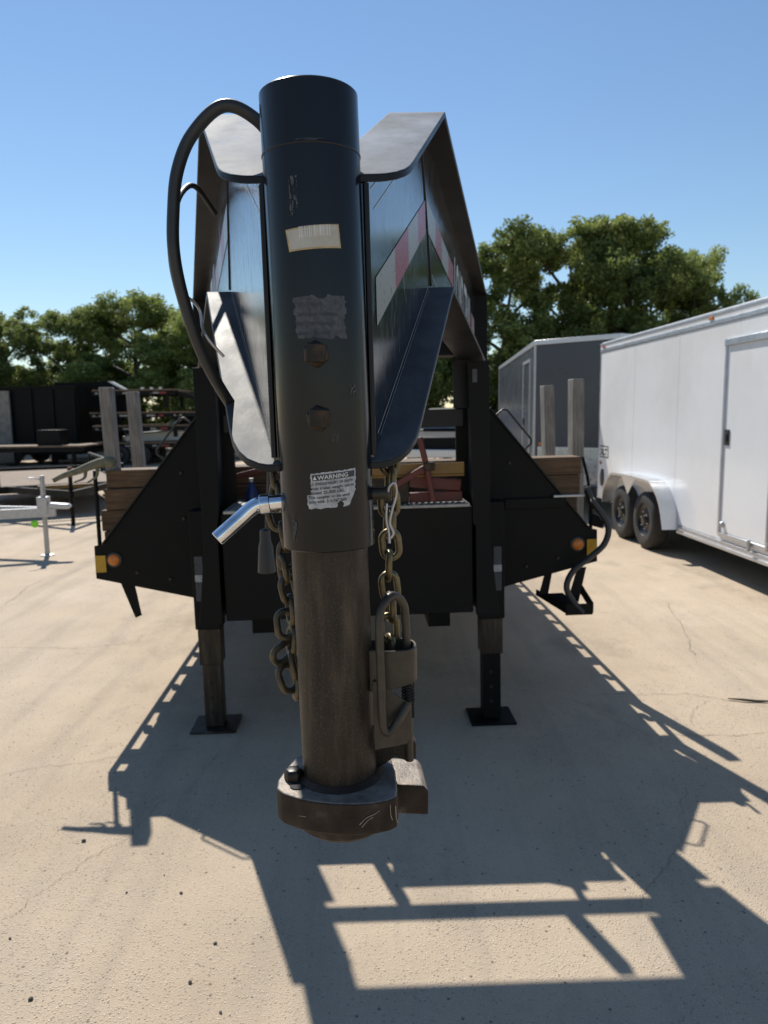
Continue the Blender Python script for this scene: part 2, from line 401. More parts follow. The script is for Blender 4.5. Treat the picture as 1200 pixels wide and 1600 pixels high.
for sg in (-1, 1):
    nb = MB()
    w = .0045
    for poly in ([(0.0, ZB0-.004), (0.0, ZT0-.006), (YBT, ZT1-.006), (YBB, ZB1-.004)], [(YBB, ZB1-.004), (YBT, ZT1-.006), (YE-.003, ZT2-.006), (YE-.003, ZB2-.004)]):
        nb.prism([npt(sg, y, -w, z) for y, z in poly], (sg*2*w, 0, 0))
    o = obj('neck_beam', nb, 'web', T)
    ys = [-.004, .0, .01, .028, .05, .08, .12, .2, YBT-.02, YBT, YBT+.02, 1.2, 2, YE]
    of = [.02, .034, .048, .0575, .0615, WF, WF, WF, WF, WF, WF, WF, WF, WF]
    dust(obj('top_flange', flange(sg, ztop, .0115, ys, of), 'paint', o, 35, .0018), 'dust_glint_top')
    ys = [-.012, -.006, .008, .03, .06, .1, .14, .2, YBB-.02, YBB, YBB+.02, 1.2, 2, YE]
    of = [.014, .03, .045, .055, .061, WF, WF, WF, WF, WF, WF, WF, WF, WF]
    dust(obj('bottom_flange', flange(sg, lambda y: zbot(y), .0115, ys, of), 'paint', o, 35, .0018))
    # weld bead along the mitre, and at the tube
    b = MB(); b.tube(catmull([npt(sg, YBB, w+.0005, ZB1+.004), npt(sg, (YBB+YBT)/2, w+.0005, (ZB1+ZT1)/2), npt(sg, YBT, w+.0005, ZT1-.014)], 6), .0032, 6)
    obj('weld_bead', b, 'paint', o, 60)
    b = MB(); b.tube([npt(sg, -.002, .004, ZB0+.004), npt(sg, -.002, .004, ZT0-.014)], .0045, 6)
    obj('weld_bead', b, 'paint', o, 60)
    # reflective tape, red and white pieces
    def strip(y0, y1, zf, hw, m, nm='tape', th=.0012):
        t = MB(); N = 3; vs = []
        for i in range(N+1):
            y = y0+(y1-y0)*i/N
            vs += [npt(sg, y, w+th, zf(y)-hw), npt(sg, y, w+th, zf(y)+hw)]
        t.add(vs, [(2*i, 2*i+2, 2*i+3, 2*i+1) if sg > 0 else (2*i, 2*i+1, 2*i+3, 2*i+2) for i in range(N)])
        return obj(nm, t, m, o, fix=False)
    fz = lambda y: 1.768+.4475*y
    for a, b_, m in () if sg < 0 else ((.048, .232, 'tape_w'), (.232, .40, 'tape_r'), (.40, .55, 'tape_w'), (.55, .685, 'tape_r')):
        strip(a, b_, fz, .036, m)
    rz = lambda y: 2.083-.0302*(y-.8)
    for a, b_, m in ((.715, .9, 'tape_w'), (.9, 1.06, 'tape_r'), (1.06, 1.25, 'tape_w'), (1.25, 1.43, 'tape_r'), (2.36, 2.47, 'tape_r'), (2.47, 2.6, 'tape_w')):
        strip(a, b_, rz, .036, m)
    # pinstripes
    strip(.03, .71, lambda y: zbot(y)+.021, .0008, 'decal', 'pinstripe')
    strip(.05, .74, lambda y: zbot(y)+.008, .0006, 'decal', 'pinstripe')
    strip(.054, .34, lambda y: ztop(y)-.062, .0009, 'decal', 'pinstripe')
    strip(.034, .10, lambda y: ztop(y)-.028, .0009, 'decal', 'pinstripe')
    strip(.80, 1.1, lambda y: 1.962-.14*(y-.8), .0009, 'decal', 'pinstripe')
    # decal lettering
    tm = text_mesh('LOAD TRAIL', .26, 'LEFT', .006)
    wd = max(v.co.x for v in tm.vertices); k = .86/wd
    if sg > 0: map_mesh(tm, lambda x, y: npt(1, 1.47+x*k, w+.0015, 1.95-.03*(x*k)+y*1.05+0*x))
    else: map_mesh(tm, lambda x, y: npt(-1, 1.47+.86-x*k, w+.0015, 1.95-.03*(.86-x*k)+y*1.05))
    obj('lettering', tm, 'decal', o, fix=False)

# end plates closing the neck beams above the uprights
for sg in (-1, 1):
    xe = WX0+WS*YE
    mb = MB(); mb.box((min(sg*(xe-.065), sg*(xe+.066)), YE+.001, ZB2-.013), (max(sg*(xe-.065), sg*(xe+.066)), YE+.012, ZT2+.001)); obj('neck_end_plate', mb, 'paint_dull', T, None, .002)
# coupler tube
RO, RI = .0695, .0583
LEAN = .0075/.62
def tx(z): return .003 - (z-1.43)*LEAN*.8
def ring_tube(r, z0, z1, seg=64, lip=.0016):
    mb = MB(); mb.lathe([(r-.012, z0), (r-lip, z0), (r, z0+lip), (r, z1-lip), (r-lip, z1), (r-.012, z1)], seg)
    return mb
def leanv(me):
    for v in me.vertices: v.co.x += tx(v.co.z)
    return me
ct = obj('coupler_tube', leanv(ring_tube(RO, 1.424, 2.066).mesh('coupler_tube')), 'tube', T, 35)
sl = MB(); sl.lathe([(RO+.0002, 1.981), (RO+.0011, 1.9822), (RO+.0011, 1.9838), (RO+.0002, 1.985)], 64, capped=False)
obj('weld_seam', leanv(sl.mesh('weld_seam')), 'tube', ct, 60)
ci = obj('inner_tube', leanv(ring_tube(RI, 1.045, 1.5).mesh('inner_tube')), 'rust', T, 35)
# pin holes in the inner tube (dark plugs set on its left side)
for z in (1.385, 1.315):
    hm = MB(); hm.lathe([(.0, -.001), (.011, -.001), (.011, .0012), (.0, .0012)], 18, 'x', capped=False)
    h = obj('pin_hole', hm, 'dark', ci); h.location = (tx(z)-RI*.985, .008, z); h.rotation_euler = (0, 0, R(8))
def on_tube(s, z, r=RO+.0008): a = s/RO; return (tx(z)+r*math.sin(a), -r*math.cos(a), z)
def patch(name, quad, m, parent, edge=lambda u, v: True, nu=60, nv=44, r=RO+.0008):
    """quad: 4 (s,z) corners bl, br, tr, tl"""
    mb = MB(); vs = []
    for j in range(nv+1):
        for i in range(nu+1):
            u, v = i/nu, j/nv
            s = (quad[0][0]*(1-u)+quad[1][0]*u)*(1-v)+(quad[3][0]*(1-u)+quad[2][0]*u)*v
            z = (quad[0][1]*(1-u)+quad[1][1]*u)*(1-v)+(quad[3][1]*(1-u)+quad[2][1]*u)*v
            vs.append(on_tube(s, z, r))
    fs = []
    for j in range(nv):
        for i in range(nu):
            if edge((i+.5)/nu, (j+.5)/nv):
                k = j*(nu+1)+i; fs.append((k, k+1, k+nu+2, k+nu+1))
    mb.add(vs, fs); me = mb.mesh(name)
    b = bmesh.new(); b.from_mesh(me); bmesh.ops.delete(b, geom=[x for x in b.verts if not x.link_faces], context='VERTS'); b.to_mesh(me); b.free()
    for p in me.polygons: p.use_smooth = True
    me.materials.append(MT[m])
    return obj(name, me, None, parent, fix=False)
def asx(x): return RO*math.asin(max(-1, min(1, x/RO)))
from mathutils import noise as mnoise
def rag(u, v, k=9, amp=.05, sd_=0):
    n = lambda t, o: mnoise.noise((t*k, o+sd_, 0))*amp+mnoise.noise((t*k*3.3, o+sd_, 4))*amp*.5
    return u > max(0, .02+n(v, 1)) and u < min(1, .98+n(v, 2)) and v > max(0, .02+n(u, 3)) and v < min(1, .98+n(u, 5))
# barcode label
bc = patch('barcode_label', [(asx(-.033), 1.842), (asx(.037), 1.8465), (asx(.035), 1.878), (asx(-.037), 1.8715)], 'cream_edge', ct, nu=30, nv=12)
patch('label_face', [(asx(-.0305), 1.8445), (asx(.0352), 1.8488), (asx(.0332), 1.8762), (asx(-.0352), 1.8695)], 'cream', bc, nu=30, nv=12, r=RO+.0011)
x = -.018; q = 0
while x < .024:
    wd = random.choice((.0006, .0009, .0014)); z0 = 1.8585 + (x+.033)*.06; q += 1
    patch('bar', [(x, z0), (x+wd, z0), (x+wd-.0006, z0+.0145), (x-.0006, z0+.0145)], 'white_ink', bc, nu=1, nv=3, r=RO+.0014)
    x += wd+random.choice((.0008, .0012, .0019))
# worn label
wlb = patch('worn_label', [(asx(-.029), 1.7245), (asx(.040), 1.7235), (asx(.041), 1.7845), (asx(-.033), 1.783)], 'sticker_worn', ct,
            lambda u, v: rag(u, v, 7, .07, 3) and not ((u-.53)**2/.012+(v-1.0)**2/.008 < 1) and not ((u-1.0)**2/.002+(v-.42)**2/.02 < 1))
# warning label
def warn_edge(u, v):
    if not rag(u, v, 9, .03, 11): return False
    if v > .6 and u < .12+.04*mnoise.noise((v*20, 0, 2)): return False
    if v > .40 and u < .06+.05*math.sin(v*17): return False
    if (u-.07)**2/.004+(v-.56)**2/.002 < 1: return False
    if v < .42 and u > .98-(.42-v)*.36: return False
    if (u-.66)**2/.004+(v-.08)**2/.008 < 1: return False
    return True
Q = [(asx(-.026), 1.4865), (asx(.043), 1.4905), (asx(.0455), 1.545), (asx(-.0285), 1.5385)]
wr = patch('warning_label', Q, 'sticker', ct, warn_edge, 90, 70)
def on_label(u, v, r):
    s = (Q[0][0]*(1-u)+Q[1][0]*u)*(1-v)+(Q[3][0]*(1-u)+Q[2][0]*u)*v
    z = (Q[0][1]*(1-u)+Q[1][1]*u)*(1-v)+(Q[3][1]*(1-u)+Q[2][1]*u)*v
    return on_tube(s, z, r)
def lbl_patch(name, u0, u1, v0, v1, m, r):
    mb = MB(); n = 16; vs = []
    for i in range(n+1):
        u = u0+(u1-u0)*i/n; vs += [on_label(u, v0, r), on_label(u, v1, r)]
    mb.add(vs, [(2*i, 2*i+2, 2*i+3, 2*i+1) for i in range(n)]); return obj(name, mb, m, wr, fix=False)
lbl_patch('header_band', .15, .95, .775, .935, 'band', RO+.0011)
def label_text(txt, u0, v0, hgt, width, m, r=RO+.0014):
    tm = text_mesh(txt, 1, 'LEFT', .012); wd = max(v.co.x for v in tm.vertices)
    map_mesh(tm, lambda x, y: on_label(u0+x/wd*width, v0+y*hgt, r)); obj('lettering', tm, m, wr, fix=False)
label_text('WARNING', .25, .80, .155, .56, 'white_ink')
tri = MB(); tri.add([on_label(.165, .80, RO+.0014), on_label(.235, .80, RO+.0014), on_label(.2, .91, RO+.0014)], [(0, 1, 2)]); obj('warning_triangle', tri, 'white_ink', wr, fix=False)
label_text('D SERIOUS INJURY OR DEATH', .14, .655, .095, .77, 'ink')
label_text('Gross trailer weight not to', .06, .53, .115, .88, 'ink')
label_text('exceed 25,000 LBS.', .06, .41, .115, .68, 'ink')
label_text('This coupler to be used', .04, .29, .115, .80, 'ink')
label_text('only with 2-5/16" ball.', .05, .17, .115, .74, 'ink')
# faint text of the worn label
for i, (t_, wd_) in enumerate((('WARNING', .52), ('Do not exceed the maximum', .84), ('rated gross trailer weight', .8), ('stated on this coupler.', .7))):
    tm = text_mesh(t_, 1, 'LEFT', .0); wx = max(v.co.x for v in tm.vertices)
    map_mesh(tm, lambda x, y: on_tube(-.027+x/wx*wd_*.066, 1.768-.0125*i+y*.0095, RO+.0012)); obj('lettering', tm, 'band', wlb, fix=False)
for (x_, z_, w_, h_, sd_) in ((-.024, 1.918, .006, .022, 1), (-.027, 1.899, .004, .010, 2), (.050, 1.655, .006, .007, 5), (.0185, 1.589, .005, .006, 6), (.0, 1.985, .02, .002, 8), (-.05, 1.46, .004, .02, 9)):
    patch('scuff', [(x_-w_, z_-h_), (x_+w_, z_-h_), (x_+w_, z_+h_), (x_-w_, z_+h_)], 'sticker_worn', ct, lambda u, v, k=sd_: mnoise.noise((u*5, v*7, k*3.7)) > .12, 14, 18)
# set bolts
for z, rot in ((1.704, 12), (1.616, 4)):
    a = -.05
    px_ = tx(z)-.003
    bm_ = MB(); bm_.lathe([(.019, 0), (.019, -.011), (.0165, -.0135), (.012, -.0135)], 6, 'y')
    bo = obj('set_bolt', bm_, 'bolt', T, None, .0012); bo.location = (px_, -RO+.0035, z); bo.rotation_euler = (0, R(rot+15), 0)
    h = MB(); h.box((-.0125, -.034, -.0125), (.0125, -.012, .0125)); ho = obj('square_head', h, 'bolt', bo, None, .0018); ho.rotation_euler = (0, R(-8-rot), 0)

# base casting
bp = [(-.097, -.015), (-.096, -.04), (-.086, -.056), (-.062, -.073), (-.035, -.085), (-.005, -.0935), (.025, -.0975), (.052, -.0965), (.074, -.090), (.086, -.081), (.089, -.06), (.089, 0), (.082, .06), (.05, .088), (0, .094), (-.05, .088), (-.075, .06), (-.088, .02)]
mb = MB(); mb.prism([(x+.006, y, 1.004) for x, y in bp], (0, 0, .05))
base = obj('coupler_base', mb, 'cast', T, 35, .003, 2); dust(base, 'base_dust_glint')
rg = MB(); rg.lathe([(.03, .978), (.062, .980), (.074, .990), (.077, 1.006)], 40); bl = obj('ball_socket', rg, 'cast', base, 35); bl.location = (.012, -.012, 0)
cl = MB(); cl.lathe([(RI-.002, 1.05), (RI+.010, 1.0535), (RI+.006, 1.058), (RI+.0005, 1.062)], 48, capped=False); obj('weld_collar', leanv(cl.mesh('weld_collar')), 'cast', base, 50)
bl_ = MB(); bl_.lathe([(.0155, 0), (.0155, .012), (.012, .016), (.004, .017)], 6); bo = obj('base_bolt', bl_, 'bolt', base, None, .0012); bo.location = (-.066, -.012, 1.0545)
hl = MB(); hl.lathe([(.0, 0), (.0125, 0), (.0125, .0008), (.0, .0008)], 20, capped=False); ho = obj('bolt_hole', hl, 'dark', base); ho.location = (-.058, -.036, 1.0548)
for pts in ([(.030, 1.022), (.040, 1.032), (.052, 1.037), (.060, 1.041)], [(.033, 1.018), (.042, 1.028), (.050, 1.033)], [(.076, 1.046), (.0765, 1.03), (.079, 1.022)], [(.084, 1.044), (.0845, 1.026), (.087, 1.016)], [(-.06, 1.03), (-.05, 1.028)]):
    sm_ = MB(); sm_.tube(catmull([(x+.006, -(.0985 if x < .05 else .0985-.0085*min(1, (x-.05)/.025)) if x > 0 else -.0800, z) for x, z in pts], 4), .0006, 5); obj('scrape', sm_, 'steel_bright', base, 60)
# latch block, yoke, sleeve, lever, spring
mb = MB(); mb.prism([(.092, .002, .979), (.146, -.004, .977), (.147, -.004, 1.018), (.14, .0, 1.026), (.096, .004, 1.028), (.092, .004, 1.024)], (-.004, .085, .004))
dust(obj('latch_block', mb, 'cast', base, 35, .003), 'base_dust_glint')
mb = MB(); mb.prism([(.060, .012, 1.09), (.085, .006, 1.098), (.126, .006, 1.098), (.130, .008, 1.094), (.130, .008, 1.068), (.112, .006, 1.066), (.095, .006, 1.073), (.080, .008, 1.062), (.062, .012, 1.05)], (0, .028, 0))
obj('latch_yoke', mb, 'rust', base, None, .0025)
lt = MB()
path = [(.058, -.022, 0), (.085, -.030, 0), (.112, -.029, 0), (.126, -.020, 0), (.131, 0, 0), (.127, .02, 0), (.112, .03, 0), (.085, .03, 0), (.055, .026, 0)]
def sheet(path, z0f, z1f, th):
    mb = MB(); vs = []; n = len(path)
    for i, p in enumerate(path):
        p = Vector(p); t = (Vector(path[min(i+1, n-1)])-Vector(path[max(i-1, 0)])).normalized(); nn = Vector((-t.y, t.x, 0))
        for zf in (z0f, z1f):
            z = zf(i)
            vs += [(p.x+nn.x*th/2, p.y+nn.y*th/2, z), (p.x-nn.x*th/2, p.y-nn.y*th/2, z)]
    fs = [(0, 1, 3, 2), (4*n-4, 4*n-2, 4*n-1, 4*n-3)]
    for i in range(n-1):
        a = 4*i; b = a+4
        fs += [(a, a+2, b+2, b), (a+1, b+1, b+3, a+3), (a, b, b+1, a+1), (a+2, a+3, b+3, b+2)]
    return mb.add(vs, fs)
P2 = catmull(path, 4)
ls = obj('latch_sleeve', sheet(P2, lambda i: 1.196+.012*min(1, i/10), lambda i: 1.262, .004), 'steel', T, 40, .001)
mb = MB(); mb.prism([(.062, -.031, 1.104), (.112, -.031, 1.112), (.116, -.031, 1.118), (.116, -.031, 1.178), (.092, -.031, 1.196), (.088, -.031, 1.215), (.062, -.031, 1.215)], (0, .004, 0))
obj('latch_plate', mb, 'steel', ls, None, .0008)
lev = catmull([(.118, .0, 1.07), (.118, .0, 1.2), (.1165, -.002, 1.30), (.112, -.012, 1.332), (.096, -.03, 1.348), (.080, -.044, 1.336), (.0745, -.050, 1.31), (.0745, -.051, 1.25), (.0755, -.051, 1.17), (.078, -.051, 1.146), (.087, -.05, 1.142), (.1, -.045, 1.158), (.116, -.034, 1.178)], 8)
mb = MB(); mb.tube(lev, .0066, 12); obj('latch_lever', mb, 'steel', ls, 60)
sp = MB(); sp.tube([(.118+.0095*math.cos(a), .0095*math.sin(a), 1.168+.034*a/(14*math.pi)) for a in [k*.45 for k in range(98)]], .0013, 6); obj('latch_spring', sp, 'dark', ls, 60)
for z in (1.235, 1.125):
    wb = MB(); wb.tube([(.0615+(.0 if z > 1.2 else -.002), -.018, z-.014), (.062, -.02, z), (.061, -.018, z+.014)], [.002, .0045, .002], 8); obj('weld_bead', wb, 'steel', ls, 60)
lr = MB(); lr.box((.122, -.004, 1.142), (.127, .004, 1.19)); obj('lever_tab', lr, 'dark', ls)
# coupler pin with bent handle
pn = catmull([(.062, .0, 1.4985), (-.03, .0, 1.494), (-.062, -.0, 1.492), (-.098, -.002, 1.489), (-.112, -.004, 1.483), (-.128, -.008, 1.470), (-.163, -.018, 1.441)], 6)
mb = MB(); mb.tube(pn, .0118, 20); pin = obj('coupler_pin', mb, 'chrome', T, 40, .0012)
cg = MB(); cg.lathe([(.0118, -.0075), (.0152, -.0075), (.0152, .0075), (.0118, .0075)], 20, 'x'); co = obj('pin_collar', cg, 'chrome', pin, 40, .001); co.location = (-.091, -.001, 1.4897); co.rotation_euler = (0, R(-6), 0)
pe = MB(); pe.lathe([(.0095, .06), (.0095, .09), (.0125, .094), (.0125, .099), (.006, .1)], 18, 'x'); pe_o = obj('pin_end', pe, 'steel', pin, 40); pe_o.location = (0, 0, 1.5)
clp = catmull([(.098, -.004, 1.49), (.095, -.012, 1.508), (.104, -.014, 1.517), (.107, -.008, 1.5), (.100, -.006, 1.475), (.096, -.006, 1.455), (.101, -.006, 1.44), (.0965, -.006, 1.432)], 6)
mb = MB(); mb.tube(clp, .0022, 8); obj('spring_clip', mb, 'galv', pin, 60)
clp = catmull([(.092, -.006, 1.485), (.0905, -.006, 1.46), (.094, -.006, 1.44), (.0945, -.006, 1.424)], 6)
mb = MB(); mb.tube(clp, .0022, 8); obj('spring_clip', mb, 'galv', pin, 60)

# uprights
for sg in (-1, 1):
    xc = .632
    zb_, zt_ = .635, ZB2-.013
    u = MB(); u.box((sg*xc-.0045, 2.352, zb_), (sg*xc+.0045, 2.695, zt_)); uo = obj('upright', u, 'paint', T)
    f1 = MB(); f1.prism([(sg*(xc-.034), 2.34, 1.19), (sg*(xc-.05), 2.34, zt_), (sg*(xc+.05), 2.34, zt_), (sg*(xc+.05), 2.34, 1.0), (sg*(xc+.09), 2.34, zb_), (sg*(xc-.02), 2.34, zb_), (sg*(xc-.02), 2.34, 1.10)], (0, .011, 0))
    obj('front_flange', f1, 'paint_dull', uo, None, .002)
    f2 = MB(); f2.box((sg*xc-.0625, 2.696, zb_), (sg*xc+.0625, 2.708, zt_)); obj('rear_flange', f2, 'paint', uo, None, .002)
    pl = MB(); pl.box((sg*(xc+.012) if sg > 0 else -(xc+.11), 2.325, 1.66), (xc+.11 if sg > 0 else -(xc+.012), 2.3385, zt_-.002))
    if sg > 0:
        tg = MB(); tg.box((xc-.03, 2.3355, 1.75), (xc-.008, 2.3392, 1.81)); obj('small_plate', tg, 'sticker_worn', uo)
# cross members between uprights
mb = MB(); mb.box((-.57, 2.412, 1.546), (.57, 2.426, 1.63)); obj('cross_bar', mb, 'paint', T, None, .003)
mb = MB(); mb.box((-.56, 2.338, 1.876), (.56, 2.35, 2.2)); obj('cross_plate', mb, 'paint', T, None, .002)
mb = MB(); mb.box((-.16, 1.0, 1.93), (.16, 1.012, 2.2)) ; obj('cross_plate', mb, 'paint', T, None, .002)
mb = MB(); mb.box((.525, 2.43, 1.632), (.60, 2.442, 1.875)); obj('shadow_plate', mb, 'paint', T, None, .002)  # added plate, put in to narrow the light opening on this side
mb = MB(); mb.box((.235, 2.40, 1.632), (.285, 2.445, 1.93)); obj('window_post', mb, 'paint', T, None, .003)
mb = MB(); mb.box((-.275, 2.40, 1.19), (-.235, 2.445, 1.544)); obj('window_post', mb, 'paint', T, None, .003)
mb = MB(); mb.box((.425, 2.365, 1.885), (.55, 2.62, 2.08)); pb = obj('shadow_blocker', mb, 'paint_dull', T, None, .006)  # added unseen block behind the cross plate, trims the shadow opening
mb = MB(); mb.box((.42, 2.362, 2.0805), (.555, 2.625, 2.10)); obj('shadow_blocker_lid', mb, 'paint_dull', pb, None, .004)
# tool box
tb = MB(); tb.box((-.598, 2.362, .645), (.60, 2.94, 1.165)); box = obj('tool_box', tb, 'paint_dull', T, None, .004)
ld = MB(); ld.prism([(-.583, 2.349, 1.166), (.587, 2.349, 1.166), (.587, 2.349, 1.182), (-.583, 2.349, 1.182)], (0, .60, 0)); obj('tool_box_lid', ld, 'tread', box, None, .003)
# lid tread bars: raised diamonds in rows
tdm = MB(); tdm.prism([(-.0125, 0, 0), (0, -.0045, 0), (.0125, 0, 0), (0, .0045, 0)], (0, 0, .0022)); tme = tdm.mesh('tread_bar'); tme.materials.append(MT['tread'])
td = MB()
for i in range(40):
    for j in range(20):
        a = R(45 if (i+j) % 2 else -45); cx, cy = -.57+i*.0293, 2.365+j*.0293
        ca, sa = math.cos(a), math.sin(a)
        td.prism([(cx+x*ca-y*sa, cy+x*sa+y*ca, 1.1822) for x, y in ((-.0125, 0), (0, -.0042), (.0125, 0), (0, .0042))], (0, 0, .0022))
tdo = obj('tread_bars', td, 'tread', box); tdo['kind'] = 'stuff'
mb = MB(); mb.box((-.18, 2.355, 1.10), (-.10, 2.3615, 1.16)); obj('latch', mb, 'galv', box, None, .002)
# wings
for sg in (-1, 1):
    P_ = [(.652, 1.845), (.728, 1.845), (.735, 1.65), (.753, 1.63), (1.285, .978), (1.335, .968), (1.337, .794), (.818, .668), (.652, .668)]
    wg = MB(); wg.prism([(sg*x, 2.75, z) for x, z in P_], (0, .006, 0)); wo = obj('wing_plate', wg, 'paint_dull', T, None, .0015)
    lp_ = MB(); d = Vector((.532, 0, -.652)).normalized(); n_ = Vector((-d.z, 0, d.x)); 
    n_ = Vector((.652, 0, .532)).normalized()
    a = Vector((.753, 2.735, 1.63)); b = Vector((1.285, 2.735, .978))
    q = [a, a+n_*.008, a+n_*.008+Vector((0, .075, 0)), a+Vector((0, .075, 0))]
    q = [(sg*p.x, p.y, p.z) for p in q]; dv = b-a
    lp_.prism(q, (sg*dv.x, dv.y, dv.z)); obj('edge_lip', lp_, 'paint', wo, None, .0015)
    # deck corner fascia
    fb = MB(); fb.box((min(sg*.83, sg*1.337), 2.757, .80), (max(sg*.83, sg*1.337), 2.80, .905)); obj('deck_fascia', fb, 'paint_dull', wo)
    # lights
    hx = 1.228 if sg > 0 else 1.235
    ml = MB(); ml.lathe([(.040, 0), (.040, -.007), (.034, -.009)], 26, 'y'); g1 = obj('marker_light', ml, 'rubber', T, 40); g1.location = (sg*hx, 2.7495, .893)
    le = MB(); le.lathe([(.030, -.008), (.030, -.013), (.024, -.019), (.008, -.021)], 26, 'y'); obj('lens', le, 'amber', g1, 40)
    rf = MB(); rf.box((min(sg*1.278, sg*1.331), 2.742, .828), (max(sg*1.278, sg*1.331), 2.7495, .918)); obj('reflector', rf, 'yellow_refl', T, None, .0015)
    for bx, bz in ((.86, 1.34), (.86, 1.10), (.95, .78), (1.12, .82), (.80, .74)):
        bh = MB(); bh.lathe([(.010, 0), (.010, -.006), (.007, -.008)], 6, 'y'); bo = obj('bolt_head', bh, 'bolt', wo); bo.location = (sg*bx, 2.7495, bz)
    wbd = MB(); wbd.tube([(sg*.702, 2.7475, .70+.01*k) for k in range(92)], [.004+.0012*math.sin(k*2.3) for k in range(92)], 6); obj('weld_bead', wbd, 'paint_dull', wo, 60)
    # grab loop on the wing edge
    pA = Vector((.795, 2.77, 1.592)); pB = Vector((.945, 2.77, 1.408)); nv = n_*.062
    lp2 = [pA, pA+nv*.75, pA+nv+(pB-pA)*.07, pB+nv+(pA-pB)*.07, pB+nv*.75, pB]
    pts = []
    for i, p in enumerate(lp2): pts.append((sg*p.x, p.y, p.z))
    pth = [Vector(pts[0])]+catmull(pts[1:3], 4)+catmull(pts[3:5], 4)+[Vector(pts[5])]
    gl = MB(); gl.tube(pth, .0055, 10); obj('grab_loop', gl, 'rubber', T, 60)
    # jack
    xj = .728
    jz = -sg*xj*RT
    jo = MB(); jo.box((sg*xj-.066, 2.562, .55), (sg*xj+.066, 2.688, 1.16)); jk = obj('landing_jack', jo, 'paint_dull', T, None, .004)
    js = MB(); js.box((sg*xj-.057, 2.569, .36), (sg*xj+.057, 2.681, .5495)); obj('jack_sleeve', js, 'rust', jk, None, .003)
    ji = MB(); ji.box((sg*xj-.047, 2.578, jz+.012), (sg*xj+.047, 2.672, .40)); jl = obj('jack_leg', ji, 'rust' if sg < 0 else 'paint_dull', jk, None, .004)
    jp = MB(); jp.box((sg*xj-.118, 2.515, jz), (sg*xj+.118, 2.735, jz+.012)); obj('jack_foot', jp, 'rust' if sg < 0 else 'paint_dull', jk, None, .002)
    for z in (.10, .18, .26):
        hh = MB(); hh.lathe([(0, 0), (.0095, 0), (.0095, -.0009), (0, -.0009)], 14, 'y', capped=False); ho = obj('leg_hole', hh, 'dark', jk); ho.location = (sg*xj-.004, 2.5778, z)
    st = MB(); st.box((sg*xj-.02+sg*.03, 2.5585, .70), (sg*xj+.02+sg*.03, 2.5615, .93)); so = obj('jack_label', st, 'sticker_worn', jk)
    st = MB(); st.box((sg*xj-.02+sg*.03, 2.556, .80), (sg*xj+.02+sg*.03, 2.5583, .835)); obj('jack_label', st, 'sticker', jk)
# step and pipe rail on the right side
sm = MB()
sm.prism([(1.064, 2.757, .775), (1.10, 2.757, .775), (1.072, 2.757, .622), (1.022, 2.757, .618)], (0, .006, 0))
stp = obj('step', sm, 'paint_dull', T)
mb = MB(); mb.prism([(1.215, 2.70, .775), (1.262, 2.70, .775), (1.222, 2.70, .585), (1.165, 2.70, .60)], (0, .006, 0)); obj('step_hanger', mb, 'paint_dull', stp)
mb = MB(); mb.prism([(1.02, 2.82, .632), (1.02, 2.82, .6), (1.135, 2.62, .545), (1.135, 2.62, .60)], (.0, 0, 0.0001) if 0 else (.006, .0, 0)); obj('step_side', mb, 'paint_dull', stp)
mb = MB(); mb.prism([(1.02, 2.83, .6), (1.17, 2.83, .6), (1.27, 2.63, .545), (1.13, 2.63, .545)], (0, 0, .006)); obj('step_tread', mb, 'paint_dull', stp)
mb = MB(); mb.prism([(1.13, 2.625, .535), (1.275, 2.625, .535), (1.275, 2.625, .595), (1.13, 2.625, .595)], (0, .005, 0)); obj('step_nose', mb, 'paint_dull', stp)
mb = MB(); mb.prism([(1.27, 2.83, .6), (1.272, 2.62, .545), (1.272, 2.62, .60), (1.272, 2.83, .655)], (.005, 0, 0)); obj('step_side', mb, 'paint_dull', stp)
pr = catmull([(1.262, 2.70, 1.205), (1.29, 2.69, 1.13), (1.338, 2.685, 1.06), (1.372, 2.68, .985), (1.345, 2.67, .90), (1.26, 2.66, .83), (1.18, 2.655, .77), (1.14, 2.645, .69), (1.165, 2.64, .62), (1.225, 2.63, .545)], 7)
mb = MB(); mb.tube(pr, .0165, 12); rail = obj('pipe_rail', mb, 'rubber', T, 60)
mb = MB(); mb.prism([(1.245, 2.69, 1.19), (1.285, 2.69, 1.20), (1.325, 2.69, 1.10), (1.285, 2.69, 1.085)], (0, .02, 0)); obj('rail_bracket', mb, 'paint_dull', rail, None, .003)
mb = MB(); mb.lathe([(.014, 0), (.014, -.012)], 6, 'y'); bo = obj('rail_bolt', mb, 'galv', rail); bo.location = (1.285, 2.689, 1.14)
mb = MB(); mb.box((1.09, 2.72, 1.152), (1.30, 2.748, 1.164)); lo = obj('ledge_bar', mb, 'galv', T, None, .002)
mb = MB(); mb.box((.83, 2.73, 1.095), (1.16, 2.748, 1.15)); obj('ledge_angle', mb, 'paint_dull', lo, None, .003)
mb = MB(); mb.tube([(1.255, 2.76, 1.36), (1.275, 2.74, 1.26), (1.28, 2.72, 1.19)], .008, 8); obj('strap_arm', mb, 'paint_dull', lo, 60)
mb = MB(); mb.prism([(1.30, 2.76, 1.06), (1.345, 2.76, 1.04), (1.375, 2.76, 1.0), (1.37, 2.76, .97), (1.30, 2.76, .99)], (0, .03, 0)); obj('pocket_bracket', mb, 'paint_dull', lo)
mb = MB(); mb.box((1.302, 2.76, .97), (1.312, 2.79, 1.10)); obj('pocket_pin', mb, 'paint_dull', lo)
# hanging strip on the left
mb = MB(); mb.prism([(-1.226, 2.757, .80), (-1.15, 2.757, .80), (-1.118, 2.757, .585), (-1.15, 2.757, .572)], (0, .008, 0)); obj('mud_strap', mb, 'paint_dull', T)
